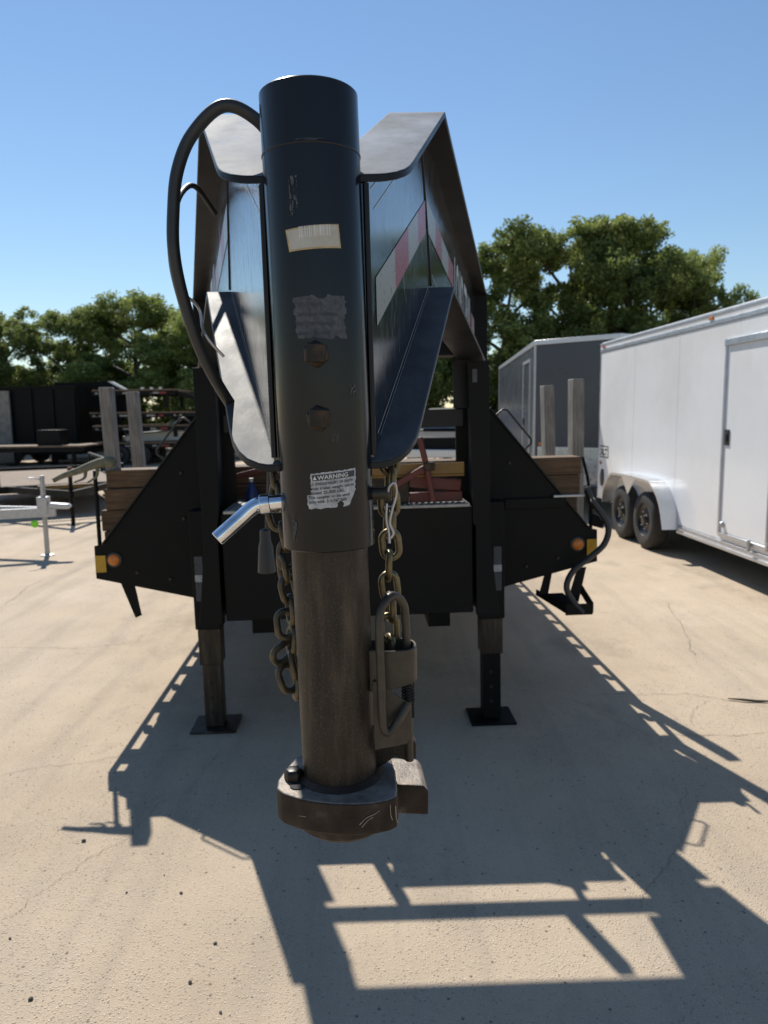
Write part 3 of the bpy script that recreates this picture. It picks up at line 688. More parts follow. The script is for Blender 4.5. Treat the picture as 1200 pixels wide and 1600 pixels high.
# post with webbing on the left
mb = MB(); mb.tube([(-1.322, 2.80, .96), (-1.318, 2.80, 1.36)], .011, 10); po = obj('winch_post', mb, 'paint_dull', T, 60)

# deck
yd0, yd1 = 2.80, 10.2
fr = MB()
for sg in (-1, 1):
    fr.box((sg*.48-.06, yd0, .45), (sg*.48+.06, yd1, .86))
fo = obj('frame_rails', fr, 'paint_dull', T)
for k in range(12):
    y = 2.95+k*.62; m_ = MB(); m_.box((-1.27, y, .80), (1.27, y+.05, .868)); obj('cross_member', m_, 'paint_dull', fo)
np_ = 12; pw = 2.52/np_
for k in range(np_):
    m_ = MB(); x0 = -1.26+k*pw; m_.box((x0+.003, yd0+.001, .872), (x0+pw-.003, yd1, .912)); obj('deck_plank', m_, 'deckwood', T)
for sg in (-1, 1):
    m_ = MB(); m_.box((min(sg*1.262, sg*1.274), yd0, .80), (max(sg*1.262, sg*1.274), yd1, .915)); so = obj('side_channel', m_, 'paint_dull', T)
    m_ = MB(); m_.box((min(sg*1.343, sg*1.355), yd0+.01, .83), (max(sg*1.343, sg*1.355), yd1, .912)); obj('rub_rail', m_, 'paint_dull', so)
    for k in range(24):
        y = 3.0+k*.3
        m_ = MB()
        if k % 2: m_.lathe([(.024, .82), (.024, .905)], 12, center=(sg*1.309, y, 0))
        else: m_.box((min(sg*1.276, sg*1.342), y-.045, .825), (max(sg*1.276, sg*1.342), y+.045, .909))
        obj('stake_pocket', m_, 'paint_dull', so)
def wheel_mesh(r=.36, wdt=.21):
    ty = MB(); ty.lathe([(r*.56, -wdt*.46), (r*.62, -wdt*.5), (r*.86, -wdt*.5), (r*.96, -wdt*.42), (r, -wdt*.3), (r, wdt*.3), (r*.96, wdt*.42), (r*.86, wdt*.5), (r*.62, wdt*.5), (r*.56, wdt*.46)], 40, 'x', capped=False)
    rm = MB(); rm.lathe([(r*.57, -wdt*.47), (r*.55, -wdt*.36), (r*.42, -wdt*.22), (r*.36, -wdt*.30), (r*.2, -wdt*.32), (r*.17, -wdt*.48), (r*.1, -wdt*.52), (0.001, -wdt*.52)], 32, 'x', capped=False)
    a = ty.mesh('tyre'); b = rm.mesh('rim'); a.materials.append(MT['tyre']); b.materials.append(MT['rim'])
    holes = MB()
    for k in range(8):
        an = 2*math.pi*k/8
        holes.lathe([(0.0005, 0), (.018, 0)], 10, 'x', center=(-wdt*.335+.006, r*.29*math.cos(an), r*.29*math.sin(an)), capped=False)
    h = holes.mesh('rim_vents'); h.materials.append(MT['galv'])
    for me in (a, b): 
        bb = bmesh.new(); bb.from_mesh(me); bmesh.ops.recalc_face_normals(bb, faces=bb.faces); bb.to_mesh(me); bb.free(); finish(me, 40)
    return a, b, h
WM = wheel_mesh()
LUG = MB(); LUG.lathe([(.009, 0), (.009, -.02), (.006, -.024)], 6, 'x'); LUGM = LUG.mesh('lug_nut'); LUGM.materials.append(MT['alu'])
def put_wheel(parent, x, y, z, s=1., flip=False, lugs=True):
    w_ = bpy.data.objects.new('wheel', WM[0]); C.objects.link(w_); w_.parent = parent; w_.location = (x, y, z); w_.scale = (s, s, s)
    if flip: w_.rotation_euler = (0, 0, math.pi)
    r_ = bpy.data.objects.new('rim', WM[1]); C.objects.link(r_); r_.parent = w_
    hb = MB()
    if lugs:
        for k in range(6):
            an = 2*math.pi*k/6+.3; l = bpy.data.objects.new('lug_nut', LUGM); C.objects.link(l); l.parent = w_; l.location = (-.07, .105*math.cos(an), .105*math.sin(an))
    return w_
for y in (7.6, 8.45):
    ax = MB(); ax.tube([(-1.0, y, .37), (1.0, y, .37)], .06, 12); obj('axle', ax, 'dark', T, 60)
    for x, fl in ((-.98, False), (-.74, False), (.98, True), (.74, True)): put_wheel(T, x, y, .364+0*RT, 1., fl, False)

# ------------------------------------------------------------------ things on and about the trailer
Mtr = Matrix.Rotation(YAW, 4, 'Z') @ Matrix.Rotation(-RT, 4, 'Y'); Mtr.translation = Vector((TX, TY, 0))
def place(o, loc, rot=(0, 0, 0)):
    m_ = Mtr @ Matrix.Translation(Vector(loc)) @ Euler(rot).to_matrix().to_4x4()
    o.location = m_.to_translation(); o.rotation_euler = m_.to_euler(); return o
# timbers stacked across the deck
for k, (z, dx, lab) in enumerate(((.916, -.02, 'lowest brown timber of the stack lying across the trailer deck'), (1.031, -.03, 'second timber from the bottom of the stack across the trailer deck'),
                            (1.146, .0, 'third brown timber from the bottom of the stack across the deck'), (1.261, .01, 'topmost brown timber across the trailer deck, its upper face sunlit'))):
    tm_ = MB(); tm_.box((-1.29+dx, -.09, 0), (1.27+dx*.5, .09, .112 if k < 3 else .095))
    to = obj('timber', tm_, 'timber', None, None, .005); tag(to, lab, 'timber', 'timbers stacked across the deck')
    place(to, (0, 2.93+.006*(k % 2), z), (0, 0, R(.25*(k % 3-1))))
# stakes
for (x, y, zt, tl, lab) in ((-1.30, 3.06, 1.80, .6, 'grey weathered wooden stake at the left front corner of the deck'), (-1.285, 3.52, 1.79, 1.2, 'grey wooden stake second from front on the left deck edge'),
                            (1.305, 3.04, 1.78, -0.3, 'taller grey wooden stake in front of the white enclosed trailer'), (1.30, 3.58, 1.765, -1.6, 'shorter leaning grey wooden stake in front of the charcoal trailer')):
    sm_ = MB(); hgt = zt-.915
    sm_.box((-.032, -.045, 0), (.032, .045, hgt)); so = obj('wooden_stake', sm_, 'stake', None, None, .004)
    tag(so, lab, 'stake', 'wooden stakes along the deck edges'); place(so, (x, y, .9145), (0, R(-tl if x < 0 else tl), R(4)))
# webbing bundle over the post
pth = catmull([(-1.52, 2.76, 1.318), (-1.46, 2.77, 1.345), (-1.40, 2.78, 1.362), (-1.33, 2.79, 1.388), (-1.26, 2.80, 1.405), (-1.205, 2.80, 1.40)], 6)
wb = MB(); wb.tube(pth, [.012+.02*(i/30)**1.3 if i < 28 else .03*math.sqrt(max(.02, 1-((i-27)/3.05)**2)) for i in range(len(pth))], 12)
wo = obj('webbing_strap', wb, 'canvas', None, 60)
tag(wo, 'faded green webbing strap bundled over the thin black post at the deck corner', 'strap'); place(wo, (0, 0, 0))
for a_, b_ in (((-1.30, 2.79, 1.385), (-1.355, 2.78, 1.30)), ((-1.36, 2.785, 1.365), (-1.42, 2.775, 1.305))):
    w2 = MB(); w2.tube(catmull([a_, ((a_[0]+b_[0])/2+.02, a_[1], (a_[2]+b_[2])/2-.01), b_], 5), [.011-.0007*i for i in range(11)], 8); obj('strap_end', w2, 'canvas', wo, 60)

# chains
def link_mesh():
    L, Wd, r = .054, .037, .0056; pts = []; hl = (L-Wd)/2; rr = Wd/2-r
    for k in range(13): a = math.pi*k/12; pts.append((rr*math.cos(a), 0, hl+rr*math.sin(a)))
    for k in range(13): a = math.pi+math.pi*k/12; pts.append((rr*math.cos(a), 0, -hl+rr*math.sin(a)))
    mb = MB(); mb.tube(pts, r, 10, closed=True); me = mb.mesh('link'); me.materials.append(MT['chain']); finish(me, 60); return me
LK = link_mesh()
LK2 = LK.copy(); LK2.materials.clear(); MT['chain_dark'] = mat('grimy_chain', (.07, .06, .042), .45, .55, .5, 60, .15, 200, dirt=(.16, .115, .05), dirt_amt=.8); LK2.materials.append(MT['chain_dark'])
def chain(label, links, lm=None):
    t_ = thing('safety_chain', label, 'chain'); place(t_, (0, 0, 0))
    for loc, rot in links:
        l = bpy.data.objects.new('link', lm or LK); C.objects.link(l); l.parent = t_; l.location = loc; l.rotation_euler = tuple(R(a) for a in rot)
    return t_
lk = []
z = 1.547
for k in range(11):
    lk.append(((.101-.0010*k+.0015*math.sin(k*2.1), .055-.003*k, z), (random.uniform(-4, 4), random.uniform(-5, 5), (12 if k % 2 == 0 else 98)+random.uniform(-14, 14)))); z -= .0335
chain('brass coloured safety chain hanging straight down beside the latch sleeve of the coupler', lk)
lk = []
pth = [(-.070, .075, 1.555), (-.074, .07, 1.525), (-.082, .062, 1.494), (-.080, .058, 1.462), (-.070, .052, 1.430), (-.066, .05, 1.40), (-.074, .048, 1.378), (-.066, .046, 1.345), (-.064, .044, 1.312), (-.074, .045, 1.288), (-.064, .043, 1.262), (-.078, .043, 1.243), (-.062, .04, 1.222), (-.074, .04, 1.2), (-.058, .042, 1.188)]
for k, p in enumerate(pth):
    d = Vector(pth[min(k+1, len(pth)-1)])-Vector(pth[max(k-1, 0)])
    tilt = math.degrees(math.atan2(d.x, -d.z))
    lk.append((p, (random.uniform(-12, 12), -tilt*1.0+random.uniform(-8, 8)+(75 if k in (11, 14) else 0), (20 if k % 2 else 105)+random.uniform(-25, 25))))
chain('dark tangled safety chain bunched behind the left side of the coupler tube', lk, LK2)

# cables
cb = catmull([(-.05, .13, 2.03), (-.088, .10, 2.073), (-.137, .09, 2.090), (-.188, .10, 2.053), (-.214, .10, 2.0), (-.224, .10, 1.94), (-.227, .10, 1.88), (-.220, .11, 1.815), (-.202, .13, 1.735), (-.178, .17, 1.668), (-.155, .3, 1.60), (-.2, .6, 1.62), (-.25, .85, 1.80)], 8)
mb = MB(); mb.tube(cb, .0098, 14); cbo = obj('electrical_cable', mb, 'rubber', None, 60); place(cbo, (0, 0, 0))
tag(cbo, 'thick black cable looping out to the left of the neck from the coupler tube', 'cable')
c2 = catmull([(-.312, 1.0, 2.17), (-.348, .93, 2.22), (-.356, .8, 2.17), (-.346, .65, 2.08), (-.322, .5, 1.99), (-.294, .38, 1.91), (-.26, .28, 1.833), (-.232, .22, 1.77), (-.2, .23, 1.69), (-.19, .45, 1.66)], 8)
mb = MB(); mb.tube(c2, .007, 12); c2o = obj('electrical_cable', mb, 'rubber', None, 60); place(c2o, (0, 0, 0))
tag(c2o, 'second black cable hanging behind the thick cable loop left of the neck', 'cable')
mb = MB(); mb.tube(catmull([(-.222, .115, 1.82), (-.205, .13, 1.805), (-.198, .135, 1.79), (-.195, .13, 1.765), (-.185, .13, 1.745), (-.165, .14, 1.72)], 5), .0028, 6); obj('cable_tie', mb, 'galv', cbo, 60)
pw_ = MB(); pw_.tube(catmull([(-.19, .78, 1.90), (-.17, .75, 1.7), (-.165, .7, 1.49), (-.172, .7, 1.40), (-.178, .7, 1.33)], 6), .0055, 10)
po = obj('hanging_plug', pw_, 'rubber', None, 60); place(po, (0, 0, 0)); tag(po, 'black trailer plug hanging on its cable behind the chrome pin handle', 'plug')
mb = MB(); mb.lathe([(.006, 1.345), (.013, 1.34), (.014, 1.315), (.018, 1.30), (.023, 1.236), (.020, 1.234)], 18, center=(-.182, .7, 0)); obj('plug_body', mb, 'rubber', po, 40)

# gear behind the window: red jack stand, yellow beam, blue bottle, red bar
rj = thing('load_binder', 'red ratchet load binder leaning on the tool box lid behind the window', 'load binder'); place(rj, (0, 0, 0))
mb = MB(); mb.tube([(.352, 2.353, 1.50), (.375, 2.353, 1.40), (.412, 2.353, 1.2)], .0145, 10); obj('handle', mb, 'red', rj, 60)
mb = MB(); mb.bar((.20, 2.345, 1.262), (.385, 2.345, 1.365), .018, .03); obj('arm', mb, 'red', rj, None, .004)
mb = MB(); mb.bar((.302, 2.42, 1.21), (.56, 2.42, 1.212), .02, .05); obj('arm', mb, 'red', rj, None, .004)
mb = MB(); mb.bar((.302, 2.425, 1.292), (.555, 2.43, 1.262), .02, .055); obj('arm', mb, 'red', rj, None, .004)
mb = MB(); mb.box((.365, 2.33, 1.345), (.42, 2.365, 1.385)); obj('ratchet', mb, 'bolt', rj, None, .004)
mb = MB(); mb.prism([(.13, 2.56, 1.186), (.20, 2.56, 1.186), (.215, 2.56, 1.37), (.12, 2.56, 1.39)], (0, .05, 0)); obj('hook_body', mb, 'red', rj, None, .006)
mb = MB(); mb.box((-.21, 2.40, 1.1846), (.3, 2.43, 1.3115)); gc = obj('light_block_panel', mb, 'bolt', None, None, .004); place(gc, (0, 0, 0)); tag(gc, 'dark panel added on the tool box lid to block light under the beam', 'light blocker')  # added panel standing in for gear, stops light passing under the beam
mb = MB(); mb.box((-.22, 2.395, 1.3), (.31, 2.435, 1.3118)); obj('light_block_rim', mb, 'bolt', gc)
yb = thing('steel_beam', 'yellow painted steel beam resting on the tool box behind the red binder', 'beam'); place(yb, (0, 0, 0))
mb = MB(); mb.box((-.22, 2.37, 1.325), (.565, 2.384, 1.378)); obj('flange', mb, 'yellow', yb, None, .003)
mb = MB(); mb.box((-.22, 2.37, 1.313), (.565, 2.45, 1.3245)); obj('flange', mb, 'yellow', yb, None, .003)
mb = MB(); mb.lathe([(.034, 1.1845), (.034, 1.225), (.012, 1.275), (.011, 1.285)], 18, center=(-.495, 2.72, 0)); bo = obj('funnel_bottle', mb, 'blue', None, 40); place(bo, (0, 0, 0)); tag(bo, 'small blue bottle with grey cap standing on the tool box lid', 'bottle')
mb = MB(); mb.lathe([(.0125, 1.284), (.0125, 1.303)], 14, center=(-.495, 2.72, 0)); obj('cap', mb, 'galv', bo, 40)
mb = MB(); mb.bar((-.58, 2.80, 1.31), (-.36, 2.79, 1.36), .02, .028); ro = obj('red_bar', mb, 'red', None, None, .003); place(ro, (0, 0, 0)); tag(ro, 'red steel bar leaning on the timbers beside the blue bottle', 'bar')

# ------------------------------------------------------------------ white enclosed trailer
wt = Mtr @ Vector((3.53, 0, 0)); 
WT = thing('cargo_trailer', 'white enclosed cargo trailer with side door and silver tandem fender', 'trailer', (wt.x, wt.y, 0), (0, 0, YAW))
Y0_, Y1_ = 3.0, 9.34
mb = MB(); mb.box((0, Y0_, .37), (2.15, Y1_, 2.425)); body = obj('body', mb, 'white', WT, None, .01)
# skin panels with seams
for k in range(5):
    a = Y0_+.01+k*(Y1_-Y0_-.02)/5; b = a+(Y1_-Y0_-.02)/5-.004
    pm = MB(); N = 8; 
    pm.box((-.003, a, .385), (-.0002, b, 2.41)); obj('side_panel', pm, 'white', body)
for z0, z1, d_, m_ in ((2.426, 2.47, .012, 'alu_trim'), (2.47, 2.52, .006, 'white'), (2.52, 2.545, .014, 'alu_trim')):
    mb = MB(); mb.box((-d_, Y0_-.01, z0), (2.15+d_, Y1_+.01, z1-.001)); obj('roof_trim', mb, m_, WT, None, .003)
mb = MB(); mb.box((.01, Y0_, 2.545), (2.14, Y1_, 2.56)); obj('roof', mb, 'white', WT)
for z0, z1, d_, m_ in ((.345, .369, .014, 'alu_trim'), (.318, .344, .008, 'white'), (.285, .317, .014, 'alu_trim')):
    mb = MB(); mb.box((-d_, Y0_, z0), (0.2, 6.68, z1)); obj('skirt_trim', mb, m_, WT, None, .003)
mb = MB(); mb.box((.15, Y0_, .28), (2.0, Y1_-.05, .365)); obj('underframe', mb, 'dark', WT)
mb = MB(); mb.box((-.006, Y1_-.03, .37), (.03, Y1_+.006, 2.4255)); obj('corner_trim', mb, 'alu_trim', WT)
# door
dy0, dy1 = 4.94, 5.74
mb = MB(); mb.box((-.010, dy0, .455), (-.0035, dy1, 2.20)); dr = obj('door', mb, 'white', WT, None, .004)
for a, b, n in (((-.024, dy1, .43), (-.0036, dy1+.034, 2.27), 'door_frame'), ((-.024, dy0-.034, .43), (-.0036, dy0, 2.27), 'door_frame'), ((-.03, dy0-.04, 2.202), (-.0036, dy1+.04, 2.262), 'door_header'), ((-.022, dy0-.02, .405), (-.0036, dy1+.02, .45), 'door_sill')):
    mb = MB(); mb.box(a, b); obj(n, mb, 'alu_trim', dr, None, .004)
mb = MB(); mb.box((-.02, dy1-.10, 1.28), (-.0105, dy1-.02, 1.43)); hd = obj('door_latch', mb, 'rubber', dr, None, .006)
mb = MB(); mb.box((-.028, dy1-.075, 1.32), (-.0205, dy1-.045, 1.39)); obj('paddle', mb, 'dark', hd, None, .003)
mb = MB(); mb.lathe([(.03, 0), (.03, -.014), (.018, -.03)], 14, 'x', center=(-.011, dy1-.06, .53)); obj('door_bumper', mb, 'galv', dr, 40)
mb = MB(); mb.box((-.05, 5.15, .37), (-.026, 5.18, .47)); obj('door_holdback', mb, 'galv', dr, None, .004)
mb = MB(); mb.tube([(-.03, dy0-.055, .5), (-.03, dy0-.055, 2.1)], .012, 10); obj('lock_bar', mb, 'galv', dr, 60)
# fender
fp = [(8.60, .40), (8.57, .56), (8.48, .70), (8.34, .79), (8.16, .83), (7.2, .83), (7.0, .79), (6.83, .69), (6.72, .54), (6.64, .33)]
fs_ = catmull([(0, y, z) for y, z in fp], 5)
mb = MB(); vs = []; n = len(fs_)
for p in fs_: vs += [(-.19, p.y, p.z), (-.001, p.y, p.z)]
for i, p in enumerate(fs_):
    t_ = (fs_[min(i+1, n-1)]-fs_[max(i-1, 0)]).normalized(); q = Vector((0, t_.z, -t_.y))*.005
    vs += [(-.19, p.y-q.y*-1, p.z-abs(q.z)*1), (-.001, p.y+q.y, p.z-abs(q.z))]
f_ = [(2*i, 2*i+1, 2*i+3, 2*i+2) for i in range(n-1)]+[(2*n+2*i, 2*n+2*i+2, 2*n+2*i+3, 2*n+2*i+1) for i in range(n-1)]+[(2*i, 2*i+2, 2*n+2*i+2, 2*n+2*i) for i in range(n-1)]
mb.add(vs, f_); fen = obj('fender', mb, 'alu', WT, 45)
# fender face with two wheel arches
wc = ((8.06, .335), (7.31, .335)); ra = .43; mb = MB(); pr_ = []
ys = [6.66+(8.59-6.66)*i/90 for i in range(91)]
def top_z(y):
    for i in range(n-1):
        a, b = fs_[i], fs_[i+1]
        if min(a.y, b.y) <= y <= max(a.y, b.y) and abs(a.y-b.y) > 1e-6: return a.z+(b.z-a.z)*(y-a.y)/(b.y-a.y)
    return .4
for y in ys:
    lo_ = .60 if (7.31 < y < 8.06) else .36
    for cy, cz in wc:
        if abs(y-cy) < ra: lo_ = max(lo_, cz+math.sqrt(ra*ra-(y-cy)**2))
    if 7.31 < y < 8.06: lo_ = max(.60+abs(y-7.685)*.2, max(cz+math.sqrt(max(0, ra*ra-(y-cy)**2)) for cy, cz in wc))
    tz_ = top_z(y); lo_ = tz_-.03
    if abs(y-7.685) < .3: lo_ = min(lo_, .60+abs(y-7.685)*.95)
    pr_.append((y, lo_, tz_-.004))
for (ya, la, ta), (yb_, lb, tb_) in zip(pr_, pr_[1:]):
    if ta-la > .002 and tb_-lb > .002: mb.add([(-.187, ya, la), (-.187, yb_, lb), (-.187, yb_, tb_), (-.187, ya, ta)], [(0, 1, 2, 3)])
obj('fender_apron', mb, 'alu', fen, fix=False)
for cy, cz in wc: put_wheel(WT, -.04, cy, .336, .93)
wl2 = MB(); wl2.box((.10, 6.5, .37), (.13, 8.6, .85)); 
mb = MB(); mb.tube([(0, 8.06, .335), (2.1, 8.06, .335)], .045, 10); obj('axle', mb, 'dark', WT, 60)
mb = MB(); mb.tube([(0, 7.31, .335), (2.1, 7.31, .335)], .045, 10); obj('axle', mb, 'dark', WT, 60)
mb = MB(); mb.lathe([(.07, 0), (.07, -.012), (.05, -.018)], 18, 'x', center=(0, 0, 0)); vo = obj('side_vent', mb, 'rubber', WT, 40); vo.location = (-.0035, 9.15, .68); vo.scale = (1, 1.0, 1.75)
mb = MB(); mb.box((-.016, 9.2, .86), (-.0035, 9.24, .91)); obj('side_marker', mb, 'tail', WT)
# screw rows along the trims, vertical seam strips and clearance lights
sc = MB()
for k in range(74):
    y = Y0_+.05+k*.08
    sc.lathe([(.006, 0), (.004, -.004)], 6, 'x', center=(-.0125, y, 2.445))
    if y < 6.4: sc.lathe([(.006, 0), (.004, -.004)], 6, 'x', center=(-.0145, y, .357))
so_ = obj('trim_screws', sc, 'galv', WT); so_['kind'] = 'stuff'
for k in range(1, 5):
    y = Y0_+.01+k*(Y1_-Y0_-.02)/5-.002
    if not (dy0-.1 < y < dy1+.1):
        mb = MB(); mb.box((-.0042, y-.006, .386), (-.0031, y+.006, 2.41)); obj('panel_seam', mb, 'white', body)
for y in (3.3, 6.1, 9.2):
    mb = MB(); mb.box((-.022, y-.04, 2.48), (-.0065, y+.04, 2.506)); obj('clearance_light', mb, 'amber' if y < 8 else 'tail', WT, None, .004)
# XLT badge
mb = MB(); mb.box((-.0065, 8.93, .962), (-.0035, 9.27, 1.128)); bd = obj('badge', mb, 'ink', WT, None, .002)
mb = MB(); mb.box((-.0085, 8.945, .98), (-.0067, 9.255, 1.11)); bf = obj('badge_face', mb, 'white', bd)
tm = text_mesh('XLT', .13, 'CENTER', .007); map_mesh(tm, lambda x, y: (-.0095, 9.10-x*1.15, 1.0+y*.95)); obj('lettering', tm, 'ink', bd, fix=False)

# ------------------------------------------------------------------ charcoal enclosed trailer
GT = thing('cargo_trailer', 'charcoal enclosed cargo trailer with wedge nose behind the white one', 'trailer', (2.42, 11.85, 0), (0, 0, R(-4.2)))
pl_ = [(0, 0), (1.12, -.85), (2.24, 0), (2.24, 6.8), (0, 6.8)]
mb = MB(); mb.prism([(x, y, .45) for x, y in pl_], (0, 0, 2.2)); gb = obj('body', mb, 'grey_skin', GT, None, .01)
def ringtrim(z0, z1, d, m_, nm):
    c_ = Vector((1.12, 3, 0)); q = [(x+(d if x > 1.5 else -d if x < 1 else 0), y+(d if y > 3 else -d), z0) for x, y in pl_]
    mb = MB(); mb.prism(q, (0, 0, z1-z0)); obj(nm, mb, m_, GT, None, .004)
ringtrim(2.651, 2.725, .016, 'alu_trim', 'roof_trim')
ringtrim(.40, .45, .012, 'alu_trim', 'skirt_trim')
mb = MB(); mb.box((-.012, -.012, .45), (.045, .05, 2.65)); obj('corner_trim', mb, 'galv', GT)
mb = MB(); mb.box((-.012, 6.77, .45), (.03, 6.812, 2.65)); obj('corner_trim', mb, 'galv', GT)
for a, b in (((0, 0), (1.12, -.85)), ((1.12, -.85), (2.24, 0))):
    d = Vector((b[0]-a[0], b[1]-a[1], 0)).normalized(); nn = Vector((d.y, -d.x, 0))*.008
    A = Vector((a[0], a[1], 0))+d*.07; B = Vector((b[0], b[1], 0))-d*.01
    mb = MB(); mb.prism([(A.x, A.y, .46), (B.x, B.y, .46), (B.x, B.y, 1.06), (A.x, A.y, 1.06)], tuple(nn)); obj('stone_guard', mb, 'guard', GT)
mb = MB(); mb.box((-.012, .55, .60), (-.002, 1.45, 2.38)); gd = obj('door', mb, 'grey_skin', GT)
for a, b in (((-.022, .50, .56), (-.002, .55, 2.43)), ((-.022, 1.45, .56), (-.002, 1.50, 2.43)), ((-.024, .50, 2.43), (-.002, 1.5, 2.48))):
    mb = MB(); mb.box(a, b); obj('door_frame', mb, 'alu_trim', gd)
mb = MB(); mb.box((-.03, 1.32, 1.38), (-.0125, 1.40, 1.50)); obj('door_latch', mb, 'rubber', gd)
mb = MB(); mb.box((.06, -.075, 1.08), (.15, -.125, 1.13)); mk = obj('side_marker', mb, 'amber', GT)
for y in (3.6, 4.4): put_wheel(GT, .02, y, .335, .93); put_wheel(GT, 2.22, y, .335, .93, True)
mb = MB(); mb.box((.2, .3, .33), (2.0, 6.6, .399)); obj('underframe', mb, 'dark', GT)
mb = MB(); mb.bar((.5, .2, .42), (1.12, -1.9, .42), .08, .1); mb.bar((1.74, .2, .42), (1.12, -1.9, .42), .08, .1); obj('tongue', mb, 'dark', GT)

# ------------------------------------------------------------------ background trailers at left
# aluminium trailer tongue with jack
AT = thing('aluminium_trailer', 'bare aluminium open trailer with tongue jack at the left edge', 'trailer', (-4.0, 8.6, 0), (0, 0, R(3)))
mb = MB()
mb.bar((.12, 0, .52), (-2.4, -.75, .52), .05, .11); mb.bar((.12, 0, .52), (-2.4, .75, .52), .05, .11); tg_ = obj('tongue', mb, 'galv', AT)
mb = MB(); mb.box((-5.5, -.95, .45), (-2.2, -.87, .60)); mb.box((-5.5, .87, .45), (-2.2, .95, .60)); mb.box((-2.28, -.86, .45), (-2.2, .86, .60)); obj('frame', mb, 'alu', AT)
mb = MB(); mb.box((-5.5, -.86, .602), (-2.3, .86, .63)); obj('deck', mb, 'alu', AT)
mb = MB(); mb.tube([(0, 0, .02), (0, 0, .95)], .028, 12); jk = obj('tongue_jack', mb, 'galv', AT, 60)
mb = MB(); mb.lathe([(.08, 0), (.08, .012), (.03, .02), (.03, .05)], 14); obj('foot', mb, 'galv', jk)
mb = MB(); mb.tube([(0, 0, .90), (-.05, -.12, .93), (-.1, -.13, .93)], .009, 8); obj('crank', mb, 'galv', jk, 60)
mb = MB(); mb.box((-.06, -.06, .50), (.06, .06, .70)); obj('jack_bracket', mb, 'galv', jk, None, .006)
mb = MB(); mb.prism([(.05, -.045, .56), (.27, -.03, .55), (.31, -.025, .58), (.28, -.025, .61), (.05, -.045, .63)], (0, .09, 0)); obj('hitch_coupler', mb, 'galv', AT, None, .01)
mb = MB(); mb.lathe([(.03, -.02), (.045, 0), (.03, .02)], 12, 'y', center=(.0, 0, 0)); go = obj('tag', mb, 'lime', AT); go.location = (-.06, -.15, .40); go.scale = (1.0, .5, 1.0)
for x in (-3.9, ): put_wheel(AT, x, -1.08, .336, .9).rotation_euler = (0, 0, R(90))
# black open utility trailer
UT = thing('utility_trailer', 'black open utility trailer with rails and a red topped jack', 'trailer', (-4.66, 10.95, 0), (0, 0, R(28)))
mb = MB()
mb.bar((0, 0, .48), (-.85, 1.45, .48), .06, .1); mb.bar((0, 0, .48), (.85, 1.45, .48), .06, .1); obj('tongue', mb, 'paint_dull', UT)
for x in (-.95, .95):
    mb = MB(); mb.bar((x, 1.4, .80), (x, 6.2, .80), .05, .05); obj('top_rail', mb, 'paint_dull', UT)
    mb = MB(); mb.bar((x, 1.4, .47), (x, 6.2, .47), .05, .11); obj('side_frame', mb, 'paint_dull', UT)
    for k in range(8):
        mb = MB(); mb.bar((x, 1.43+k*.68, .525), (x, 1.43+k*.68, .775), .04, .04); obj('rail_post', mb, 'paint_dull', UT)
for z in (.80, .47):
    mb = MB(); mb.bar((-.925, 1.4, z), (.925, 1.4, z), .05, .05 if z > .6 else .11); obj('front_rail', mb, 'paint_dull', UT)
mb = MB(); mb.box((-.92, 1.44, .50), (.92, 6.2, .53)); obj('deck', mb, 'deckwood', UT)
mb = MB(); mb.tube([(0, .12, .02), (0, .12, .86)], .03, 10); jk = obj('tongue_jack', mb, 'paint_dull', UT, 60)
mb = MB(); mb.tube([(0, .12, .72), (0, .12, .88)], .033, 10); obj('jack_top', mb, 'red', jk, 60)
mb = MB(); mb.lathe([(.09, 0), (.09, .012), (.03, .02)], 12, center=(0, .12, 0)); obj('foot', mb, 'paint_dull', jk)
mb = MB(); mb.bar((-.42, .72, .54), (.42, .72, .54), .1, .06); obj('cross_brace', mb, 'yellow', UT)
for y in (3.7, 4.5):
    for x, fl in ((-1.1, False), (1.1, True)): put_wheel(UT, x, y, .336, .9, fl)
    mb = MB(); mb.box((-1.2 if 0 else -1.24, y-.42, .70), (-.98, y+.38, .72)); obj('fender', mb, 'paint_dull', UT)

def flatbed(name, label, loc, rot, L_, Wd_, wheels, tape=True, group=None):
    t_ = thing(name, label, 'trailer', loc, rot, group)
    mb = MB(); mb.box((0, 0, 0), (L_, Wd_, .05)); mb_o = obj('deck', mb, 'deckwood', t_)
    for y in (0, Wd_-.06):
        mb = MB(); mb.box((0, y-.005, -.14), (L_, y+.065, -.001)); obj('side_frame', mb, 'paint_dull', t_)
    for k in range(5):
        mb = MB(); mb.box((.05+k*(L_-.2)/4, .061, -.12), (.13+k*(L_-.2)/4, Wd_-.066, -.002)); obj('cross_member', mb, 'paint_dull', t_)
    if tape:
        x = .1; k = 0
        while x < L_-.3:
            mb = MB(); mb.box((x, -.0085, -.10), (x+.28, -.0055, -.045)); obj('tape', mb, 'tape_r' if k % 2 else 'tape_w', t_); x += .62 if k % 2 else .29; k += 1
    for k in range(5):
        mb = MB(); mb.box((.2+k*(L_-.5)/4, -.03, -.09), (.32+k*(L_-.5)/4, -.0088, -.01)); obj('stake_pocket', mb, 'paint_dull', t_)
    return t_
